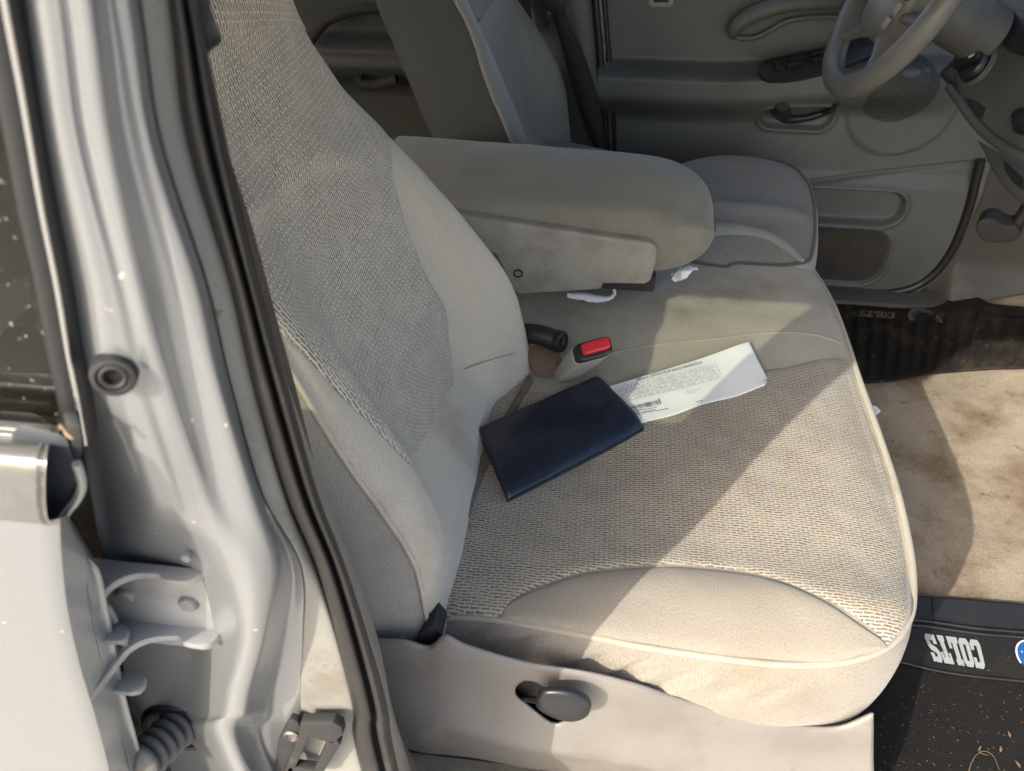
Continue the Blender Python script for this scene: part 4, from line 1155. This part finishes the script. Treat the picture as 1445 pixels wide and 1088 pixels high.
# ================================================================ driver's side
DY = 1.36
door = root('driver_door', 'grey plastic inner side of the closed driver door with window switches', 'car door', (.6, DY, FLOOR))
def sdf(x, z, cx, cz, hx, hz, r):
    qx, qz = abs(x-cx)-hx+r, abs(z-cz)-hz+r
    return math.hypot(max(qx, 0), max(qz, 0))+min(max(qx, qz), 0)-r
p1 = at(1180, 281, 'y', DY)
pa, pb_ = at(1140, 272, 'y', DY), at(1310, 283, 'y', DY)
def protr(x, z):
    # armrest ledge
    zt = .165+.035*float(sst(.35, .75, x))-.0*x
    k = float(sst(.98, .70, x))
    a_ = .075*k*float(sst(zt+.012, zt-.012, z))*float(sst(zt-.135, zt-.045, z))
    # lower body of the door swells slightly below the ledge, upper part hollow
    a_ += .012*float(sst(-.06, -.10, z))*float(sst(.50, .6, x)*1.0)
    a_ += .018*float(sst(.34, .42, z))
    # round pod of the speaker
    a_ += .006*float(sst(.125, .112, math.hypot(x-.80, z-.10)))
    # bezel round the latch
    d = sdf(x, z, .575, .065, .085, .035, .034)
    a_ += .010*math.exp(-(d/.006)**2)-.012*float(sst(.002, -.01, d))
    # pockets
    d = sdf(x, z, .62, -.150, .262, .048, .045)
    a_ += .008*math.exp(-(d/.007)**2)-.020*float(sst(.0, -.012, d))
    d = sdf(x, z, .62, -.288, .262, .082, .060)
    a_ += .006*math.exp(-(d/.006)**2)-.008*float(sst(.0, -.008, d))
    # groove above the pocket panel
    zl = -.092+.19*(x-.65)*.95
    a_ -= .010*math.exp(-((z-zl)/.004)**2)*float(sst(.45, .5, x))
    return a_
G = []
for z in np.linspace(-.405, .37, 240):
    xm = 1.04 if z > -.2 else 1.04-.13*(1-math.sqrt(max(0, 1-((-.2-z)/.215)**2)))
    if z > -.03: xm = 1.04+.2*float(sst(-.03, .02, z))
    x0 = .128-.075*(z)
    G.append([(x, DY-protr(x, z), z) for x in x0+(xm-x0)*np.linspace(0, 1, 260)])
surf('door_panel', G, M['door'], door, flip=False)
def dp(px, py, lift=0.0):
    y = DY
    for _ in range(8):
        p = at(px, py, 'y', y); y = y*.4+.6*(DY-protr(p[0], p[2])-lift)
    return np.array([p[0], y, p[2]])
# pocket fabric inlay and rims
G = []
for z in np.linspace(-.368, -.208, 40):
    h = abs(z+.288); r = .060; hz = .080; xr = .262-.003-(r-math.sqrt(max(0, r*r-max(0, h-(hz-r))**2)))
    G.append([(x, DY-.0015-protr(.62, -.288), z) for x in np.linspace(.40, .62+xr, 50)])
surf('pocket_panel', G, M['doorfab'], door)
# pull handle
hp = [(1034, 50), (1037, 40), (1048, 29), (1066, 19), (1090, 11), (1122, 6), (1160, 4), (1200, 3), (1245, 2)]
tube('pull_handle', [dp(x, y, .030-(.02 if i < 1 else 0)) for i, (x, y) in enumerate(hp)], [.010, .0165, .018, .016, .014, .0135, .0135, .0135, .0135], M['door'], door, n=60, k=16)
tube('pull_handle_lip', [dp(x, y, .008) for x, y in [(1036, 52), (1060, 54), (1085, 44), (1110, 30), (1150, 24), (1200, 24)]], .006, M['door'], door, n=40, k=10)
# window switches on the arm rest
n_ = np.array([0, -.55, .83]); pc_ = np.array([.60, 1.30, .186])
so_ = [(1070, 97), (1080, 88), (1102, 83), (1166, 69), (1206, 58), (1240, 50), (1252, 56), (1250, 70), (1210, 90), (1166, 106), (1123, 116), (1092, 118.5), (1077, 116), (1070, 107)]
sw = slab('switch_panel', cat_rom([atn(x, y, pc_, n_) for x, y in so_], 40, True), n_*.010, M['black'], door, .003)
def swb(c, w_, h_, nm='window_switch'):
    c0 = atn(*c, pc_+n_*.011, n_); ux = atn(c[0]+10, c[1]-2.6, pc_+n_*.011, n_)-c0; ux /= np.linalg.norm(ux); uy = np.cross(n_, ux)
    P = [c0+ux*a_*w_+uy*b_*h_ for a_, b_ in ((-1, -1), (1, -1), (1, 1), (-1, 1))]
    slab(nm, P, n_*.006, M['lever'], sw, .002)
for c_ in ((1124, 83), (1121, 92), (1154, 75), (1156, 83.5)): swb(c_, .017, .0065)
swb((1096, 94), .005, .012, 'lock_switch')
# latch handle
tube('latch_handle', [dp(x, y, .012) for x, y in [(1104, 150), (1102, 160), (1112, 168), (1132, 168), (1150, 164), (1166, 158), (1182, 148)]], [.013, .022, .017, .012, .0105, .009, .005], M['black'], door, n=50, k=14, flat=.7)
# speaker grille
sc_ = dp(1275, 137, .004)
gm, gnt, gb = new_mat('speaker_mesh')
vo = N(gnt, 'TexVoronoi'); vo.feature = 'DISTANCE_TO_EDGE'; vo.inputs['Scale'].default_value = 60; gnt.links.new(coord(gnt), vo.inputs['Vector'])
e_ = ramp(gnt, vo.outputs['Distance'], .0, .16)
gnt.links.new(mixc(gnt, e_, (.058, .060, .058), (.046, .047, .045)), gb.inputs['Base Color']); gb.inputs['Roughness'].default_value = .7
bump(gnt, gb, e_, .6, -.003)
G = []
for r_ in (.0005, .02, .04, .06, .070, .074, .076, .078):
    G.append([(sc_[0]+r_*math.cos(t), DY-protr(sc_[0]+r_*math.cos(t), sc_[2]+r_*math.sin(t))-(.003 if r_ < .077 else -.002), sc_[2]+r_*math.sin(t)) for t in np.linspace(0, 2*math.pi, 48, endpoint=False)])
surf('speaker_grille', G, gm, door, cv_=True)
# lock button plate top left
slab('lock_plate', [dp(*p, .001) for p in ((915, -6), (950, -6), (950, 6), (945, 10), (920, 10), (915, 6))], (0, -.003, 0), M['armtrim'], door, .002)
slab('lock_button', [dp(*p, .003) for p in ((922, -4), (944, -4), (944, 3), (922, 3))], (0, -.004, 0), M['black'], door, .002)
# rubber seal round the door
sl_ = [at(x, y, 'y', DY-.012) for x, y in [(1384, 226), (1378, 250), (1368, 290), (1356, 325), (1342, 355), (1322, 382), (1296, 402), (1262, 412), (1215, 415), (1150, 412), (1080, 410)]]
tube('door_seal', sl_, .011, M['black'], door, n=90, k=12)

# driver side pillar, seal and belt
dpil = root('driver_door_pillar', 'dark grey trimmed door pillar behind the driver seat', 'car pillar', (.0, 1.34, FLOOR))
C = []
for py, xs in ((-120, (735, 755, 776, 800, 822, 832)), (0, (764, 783, 800, 815, 830, 836)), (60, (775, 795, 812, 824, 836, 841)), (140, (790, 808, 822, 833, 842, 847)), (220, (804, 820, 832, 842, 851, 855)), (420, (840, 850, 858, 866, 872, 876))):
    C.append([at(x, py, 'y', y) for x, y in zip((xs[0]-45,)+xs[1:], (1.40, 1.315, 1.302, 1.300, 1.308, 1.335))])
surf('pillar_trim', net(C, 40, 40), M['door'], dpil)
ed = [(838, -80), (846, 0), (851, 60), (858, 140), (861, 220), (866, 400)]
tube('edge_strip', [at(x, y, 'y', 1.330) for x, y in ed], .0022, M['steel'], dpil, n=40, k=8)
tube('door_seal', [at(x-6, y, 'y', 1.332) for x, y in ed], .0085, M['black'], dpil, n=40, k=10)
tube('door_seal', [at(x+6, y, 'y', 1.350) for x, y in ed], .007, M['black'], dpil, n=40, k=10)
Rb = cat_rom([at(x, y, 'y', 1.285) for x, y in [(775, -60), (794, 12), (819, 65), (834, 105), (847, 150), (855, 221), (860, 320)]], 40)
Lb_ = cat_rom([at(x, y, 'y', 1.285) for x, y in [(760, -60), (780, 20), (792, 62), (802, 100), (819, 160), (842, 221), (850, 320)]], 40)
db = surf('driver_belt', np.stack([Lb_, (Lb_+Rb)/2+[0, -.003, 0], Rb], 1), M['beltblack'], None, thick=.0014)
tag(db, 'black belt webbing slanting down the far pillar behind the driver seat', 'seat belt')
gdd = root('belt_anchor', 'black belt guide on the far pillar at the top edge', 'belt guide', tuple(at(778, 0, 'y', 1.29)))
slab('guide_body', cat_rom([at(x, y, 'y', 1.29) for x, y in [(752, -30), (792, -30), (796, 0), (792, 15), (782, 17), (770, 10), (760, 0)]], 24, True), (0, -.02, 0), M['black'], gdd, .004)
slab('belt_tongue', [at(x, y, 'y', 1.275) for x, y in [(769, 10), (779, 12), (776, 38), (768, 38)]], (0, -.003, 0), M['lever'], gdd, .0015)

# rear cabin on the far side
rc = root('far_rear_door', 'dark far rear door panel glimpsed between the two backrests', 'car door', (-.5, DY, FLOOR))
def rpro(x, z):
    a_ = .06*float(sst(.215, .19, z))*float(sst(.08, .14, z))
    d = sdf(x, z, -.45, .12, .16, .035, .03)
    a_ += .01*math.exp(-(d/.006)**2)
    return a_
G = [[(x, DY-rpro(x, z), z) for x in np.linspace(-1.3, -.02-.075*z, 90)] for z in np.linspace(-.40, .38, 90)]
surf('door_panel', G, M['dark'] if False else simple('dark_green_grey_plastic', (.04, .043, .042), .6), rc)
tube('pull_handle', [at(x, y, 'y', DY-.08) for x, y in [(435, 60), (460, 30), (500, 14), (540, 10)]], .012, M['dark'], rc, n=30, k=10)
tube('latch_handle', [at(x, y, 'y', DY-.075) for x, y in [(505, 108), (512, 118), (530, 120), (560, 112)]], .012, M['dark'], rc, n=30, k=10)
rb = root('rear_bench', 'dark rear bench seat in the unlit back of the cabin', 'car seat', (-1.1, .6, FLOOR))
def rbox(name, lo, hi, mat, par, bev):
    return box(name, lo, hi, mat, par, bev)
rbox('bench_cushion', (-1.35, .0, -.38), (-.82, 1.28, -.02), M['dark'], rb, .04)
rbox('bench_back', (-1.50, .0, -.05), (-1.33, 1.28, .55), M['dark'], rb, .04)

# driver seat
ds = root('driver_chair', 'shaded grey cloth driver seat behind the armrest', 'car seat', (.2, 1.1, FLOOR))
rows2 = []
for s, cols in rows:
    cc_ = [(y*.945, d+(.004)) for y, d in cols]
    # thicker side wing with the rear edge further back
    cc_[0] = (cc_[0][0], -.105+.06*(s if s > 0 else 0)-.0*s); cc_[1] = (cc_[1][0]*.6, cc_[1][1]*.8+.01)
    rows2.append((s, cc_))
BD = nbump(net(back_net(rows2, oy=.905), 100, 130))
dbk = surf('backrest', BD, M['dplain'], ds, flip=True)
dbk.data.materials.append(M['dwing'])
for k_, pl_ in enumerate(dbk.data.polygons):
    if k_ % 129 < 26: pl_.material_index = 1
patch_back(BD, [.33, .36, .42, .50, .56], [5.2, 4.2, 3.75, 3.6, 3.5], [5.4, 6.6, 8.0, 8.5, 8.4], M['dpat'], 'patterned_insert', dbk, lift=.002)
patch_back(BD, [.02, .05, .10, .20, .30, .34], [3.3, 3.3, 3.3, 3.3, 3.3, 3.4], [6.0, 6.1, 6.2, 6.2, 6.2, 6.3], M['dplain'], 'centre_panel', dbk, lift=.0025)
tube('piping', [bl(BD, rowp(s), .2, .002) for s in np.linspace(-.02, .75, 60)], .0045, M['dplain'], dbk, k=8)
# driver cushion
db_px = [(985, 372), (1040, 372), (1090, 375), (1130, 372), (1143, 366), (1149, 340), (1150, 310), (1148, 285), (1138, 256), (1112, 233), (1060, 223), (1010, 226), (965, 240)]
bd2 = [at(x, y, 'z', .012) for x, y in db_px]
bd2 = bd2+[np.array([-.05, 1.26, .012]), np.array([-.05, .90, .012])]
bd2 = cat_rom(bd2, 160, True); cen = np.array([.25, 1.08, .012])
G = []
for s in np.linspace(0, 1, 40):
    r = []
    for p in bd2:
        q = cen+(p-cen)*s
        q = q.copy(); q[2] = .012+.020*(1-s**7)+.0015*nz(q[0]*14, q[1]*14, 2)
        q[2] += .014*math.exp(-((q[1]-.935)/.025)**2)*(1-s**12)*float(sst(.2, .3, q[0]))
        r.append(q)
    G.append(r)
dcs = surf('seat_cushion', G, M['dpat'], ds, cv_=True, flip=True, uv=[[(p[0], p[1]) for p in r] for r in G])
T_ = np.roll(bd2, -1, 0)-np.roll(bd2, 1, 0); n2 = np.stack([T_[:, 1], -T_[:, 0], 0*T_[:, 0]], 1); n2 /= np.linalg.norm(n2, axis=1)[:, None]
if ((bd2-cen)*n2).sum() < 0: n2 = -n2
G = [[p+n_2*o+np.array([0, 0, dz]) for p, n_2 in zip(bd2, n2)] for o, dz in cat_rom([(0, 0), (.008, -.01), (.013, -.04), (.010, -.08), (-.02, -.11), (-.06, -.12)], 16)]
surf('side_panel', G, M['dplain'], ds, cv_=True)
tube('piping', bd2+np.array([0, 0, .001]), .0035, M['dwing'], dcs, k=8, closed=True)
tube('near_bolster', [at(x, y, 'z', .018) for x, y in [(960, 338), (1000, 332), (1040, 332), (1080, 338), (1110, 352), (1133, 368)]], [.022, .023, .022, .018, .012, .004], M['dplain'], ds, n=50, k=16)
box('seat_base', (-.05, .94, FLOOR), (.42, 1.24, -.10), M['dark'], ds, .01)

# ---- steering wheel and column
sw_ = root('steering_wheel', 'worn grey steering wheel with airbag hub at the top right', 'steering wheel', (.65, 1.10, .395))
WC = np.array([.65, 1.10, .395]); wt_ = R(25)
wn = np.array([-math.cos(wt_), 0, math.sin(wt_)]); wd_ = np.array([-math.sin(wt_), 0, -math.cos(wt_)]); wy = np.array([0, 1.0, 0])
V, F = tube_vf([WC+.183*(math.cos(t)*wy+math.sin(t)*wd_) for t in np.linspace(0, 2*math.pi, 96, endpoint=False)], .0210, 20, True)
mk('rim', V, F, M['wheel'], sw_)
hub = [(0, -.095), (.060, -.090), (.085, -.055), (.088, 0), (.082, .045), (.058, .078), (.035, .092), (0, .096)]
hub = hub+[(-a_, b_) for a_, b_ in hub[-2:0:-1]]
HP = cat_rom([WC+wy*a_+wd_*b_ for a_, b_ in hub], 60, True); hc_ = HP.mean(0)
G = [hc_+(HP-hc_)*s+wn*o for s, o in ((.80, -.05), (.97, -.03), (1.0, -.005), (.97, .012), (.85, .020), (.5, .026), (.02, .028))]
mk('airbag_cover', np.vstack(G), grid_faces(7, 60, False, True)+[tuple(range(60))[::-1], tuple(range(360, 420))], M['wheel'], sw_, None, True, 60)
for a0_, a1_ in (((-.07, .03), (-.172, .02)), ((.07, .03), (.172, .02)), ((-.05, .07), (-.11, .13)), ((.05, .07), (.11, .13))):
    P0 = WC+wy*a0_[0]+wd_*a0_[1]-wn*.012; P1 = WC+wy*a1_[0]+wd_*a1_[1]-wn*.004
    tube('spoke', [P0, (P0+P1)/2-wn*.004, P1], [.024, .018, .015], M['wheel'], sw_, n=20, k=14, flat=.55)
# button strip on the near edge of the hub
for k in range(5):
    b_ = -.05+k*.026
    P = [WC+wy*(-.083+.006*abs(k-2)*.5+u)+wd_*(b_+v)+wn*.016 for u, v in ((-.007, -.010), (.007, -.010), (.007, .010), (-.007, .010))]
    slab('cruise_button', P, wn*.006, M['armtrim'] if k != 2 else M['lever'], sw_, .002)
cl = root('steering_column', 'smooth grey column shroud between the steering wheel and dashboard', 'steering column', tuple(WC-wn*.12))
lathe('shroud', [(.036, .0), (.046, .005), (.050, .03), (.051, .08), (.052, .14), (.04, .15)], WC-wn*.045, -wn, M['dash'], cl, k=48)
tube('stalk', [WC-wn*.07+wy*.05, WC-wn*.06+wy*.12, WC-wn*.05+wy*.17], [.009, .008, .010], M['black'], cl, n=20, k=12)

# ---- dashboard
dsh = root('dashboard', 'grey lower dashboard with headlamp knob right of the steering wheel', 'dashboard', (.9, .8, .2))
dn = np.array([-.86, -.12, .42]); dn /= np.linalg.norm(dn); d0 = np.array([.80, 1.08, .27])
def dq(x, y, o=0.0): return atn(x, y, d0+dn*o, dn)
pl = [(1412, -60), (1405, 0), (1380, 40), (1350, 82), (1326, 106), (1336, 122), (1352, 138), (1372, 168), (1398, 196), (1425, 215), (1450, 228), (1520, 250), (1700, 300), (1700, -60)]
dpan = slab('lower_panel', [dq(*p) for p in pl], -dn*.07, M['dash'], dsh, .006, 3)
bz = dq(1378, 93)
kn = lathe('lamp_switch', [(.042, -.002), (.041, .004), (.036, .007), (.030, .002)], bz, dn, M['dash'], dpan, k=40)
kk = lathe('knob', [(.030, -.001), (.029, .012), (.026, .016), (.001, .017)], bz, dn, M['black'], dsh, k=36)
ux = dq(1394, 85)-dq(1364, 98); ux /= np.linalg.norm(ux); uy = np.cross(dn, ux)
slab('grip', [bz+dn*.016+ux*a_+uy*b_ for a_, b_ in ((-.028, -.006), (.026, -.007), (.028, .007), (-.026, .006))], dn*.012, M['lever'], kk, .003)
slab('mark', [bz+dn*.0285+ux*a_+uy*b_ for a_, b_ in ((.008, -.002), (.019, -.002), (.019, .002), (.008, .002))], dn*.0008, M['white'], kk)
slab('dark_recess', cat_rom([dq(x, y, .0005) for x, y in ((1420, 45), (1426, 25), (1440, 18), (1470, 20), (1490, 60), (1460, 80), (1428, 74), (1416, 62))], 40, True), dn*.002, M['black'], dsh, .001)
slab('vent_slot', [dq(x, y, .0005) for x, y in ((1364, 138), (1378, 143), (1391, 152), (1386, 167), (1376, 164), (1368, 152))], dn*.001, M['dark'], dsh)
slab('hood_release', [dq(x, y, .001) for x, y in ((1436, 168), (1448, 158), (1490, 160), (1490, 196), (1440, 192))], dn*.02, M['lever'], dsh, .004)
tube('panel_joint', [dq(x, y, .001) for x, y in ((1408, -10), (1404, 3), (1384, 36), (1362, 66), (1342, 90), (1328, 104), (1340, 114), (1350, 122))], .003, M['dark'], dsh, n=50, k=8)
tube('edge_rib', [dq(x, y, .004) for x, y in ((1340, 124), (1356, 146), (1376, 174), (1402, 198), (1430, 215), (1470, 232))], .008, M['dash'], dsh, n=50, k=12)
k0 = np.array([.92, 1.10, .12])
kp = [(1376, 196), (1386, 212), (1396, 236), (1412, 260), (1432, 280), (1450, 294), (1520, 330), (1700, 380), (1700, 300), (1520, 268), (1455, 240), (1425, 222)]
kb = slab('knee_bolster', [atn(x, y, k0, dn) for x, y in kp], -dn*.05, M['dash'], dsh, .012, 3)
slab('dark_slot', [atn(x, y, k0+dn*.001, dn) for x, y in ((1416, 226), (1428, 236), (1444, 252), (1444, 268), (1430, 258), (1418, 240))], dn*.001, M['dark'], dsh)
# kick panel and pedal
kick = root('kick_panel', 'dirty grey kick trim beyond the driver door edge', 'trim panel', (1.3, 1.34, FLOOR))
G = [[(x, 1.352+.022*float(sst(1.05, 1.03, x))-.05*float(sst(1.15, 1.5, x))-.05*float(sst(-.28, -.40, z))*float(sst(1.0, 1.06, x)), z) for x in np.linspace(.85, 1.62, 60)] for z in np.linspace(-.41, .30, 60)]
surf('trim', G, M['kick'], kick)
pd = root('pedal', 'dark pedal hanging above the driver footwell at the right edge', 'pedal', tuple(at(1415, 320, 'y', 1.12)))
pp_ = [at(x, y, 'y', 1.10) for x, y in ((1376, 322), (1384, 311), (1400, 309), (1416, 318), (1434, 320), (1440, 332), (1428, 342), (1400, 344), (1384, 338))]
slab('pad', cat_rom(pp_, 30, True), (.02, .04, .008), M['rubber'], pd, .005, 3)
tube('arm', [at(1425, 330, 'y', 1.12), at(1436, 312, 'y', 1.12), at(1450, 290, 'y', 1.12), at(1475, 240, 'y', 1.12)], .012, M['black'], pd, n=20, k=10)

# ================================================================ litter on the floor and the seat
V, F = [], []
rng = random.Random(11)
def bit(p, l, wd, ang):
    d = np.array([math.cos(ang), math.sin(ang), 0]); s = np.array([-d[1], d[0], 0]); k = len(V)
    for a_, b_, c_ in ((-1, 0, 0), (0, 1, .3), (1, 0, 0), (0, -1, .3)): V.append(p+d*l*a_+s*wd*b_+np.array([0, 0, .001+c_*wd]))
    F.append((k, k+1, k+2, k+3))
for _ in range(200):
    px, py = rng.uniform(1235, 1445), rng.uniform(530, 840)
    p = fat(px, py, .0); bit(p, rng.uniform(.0009, .0045), rng.uniform(.0004, .0011), rng.uniform(0, 6.3))
for _ in range(120):
    px, py = rng.uniform(1235, 1445), rng.uniform(965, 1088)
    p = fat(px, py, .012); bit(p, rng.uniform(.0006, .0026), rng.uniform(.0003, .0007), rng.uniform(0, 6.3))
for _ in range(26):
    px, py = rng.uniform(1300, 1445), rng.uniform(890, 950)
    p = fat(px, py, .016); bit(p, rng.uniform(.0008, .003), rng.uniform(.0003, .0008), rng.uniform(0, 6.3))
for _ in range(40):
    t = rng.random(); px, py = 628+(740-628)*t+rng.uniform(-2, 5), 830-(830-545)*t+rng.uniform(-6, 6)
    p = on_top(px, py, .004); bit(p, rng.uniform(.0008, .0022), rng.uniform(.0005, .0012), rng.uniform(0, 6.3))
for _ in range(70):
    px, py = rng.uniform(1190, 1440), rng.uniform(430, 520)
    p = fat(px, py, .018); bit(p, rng.uniform(.001, .003), rng.uniform(.0006, .0012), rng.uniform(0, 6.3))
lt = mk('litter', V, F, M['flake'], None, None, False)
lt['kind'] = 'stuff'; lt['label'] = 'scattered straw and leaf crumbs on the carpets and mats'; lt['category'] = 'litter'
for i, (pts, lab) in enumerate((([(1365, 1094), (1374, 1070), (1388, 1060), (1402, 1067), (1410, 1086)], 'longest bent dry grass stem on the charcoal mat at the bottom right'),
                   ([(1380, 1059), (1384, 1053), (1383, 1062), (1395, 1066)], 'short forked straw beside the long grass stem on the mat'))):
    o = tube('straw', [fat(x, y, .0135) for x, y in pts], .00045, M['flake'], None, n=30, k=6); tag(o, lab, 'straw')
for i, (x, y, a_, lab) in enumerate(((1424, 1036, 1.5, 'orange dry leaf scrap nearest the lit edge of the mat carpet'), (1412, 1057, 1.2, 'orange pointed leaf scrap between two straws on the mat'), (1436, 1078, 1.9, 'small pale leaf scrap low in the right corner on the mat'))):
    c_ = fat(x, y, .0145); d = np.array([math.cos(a_), math.sin(a_), 0]); s = np.array([-d[1], d[0], 0])
    P = [c_+d*.0055*u+s*.0018*v+np.array([0, 0, .001*abs(v)]) for u, v in ((-1, 0), (-.4, 1), (.3, .8), (1, 0), (.3, -.8), (-.4, -1))]
    tag(slab('leaf_scrap', P, (0, 0, .0004), simple('orange_leaf', (.20, .12, .06), .7), None), lab, 'leaf')
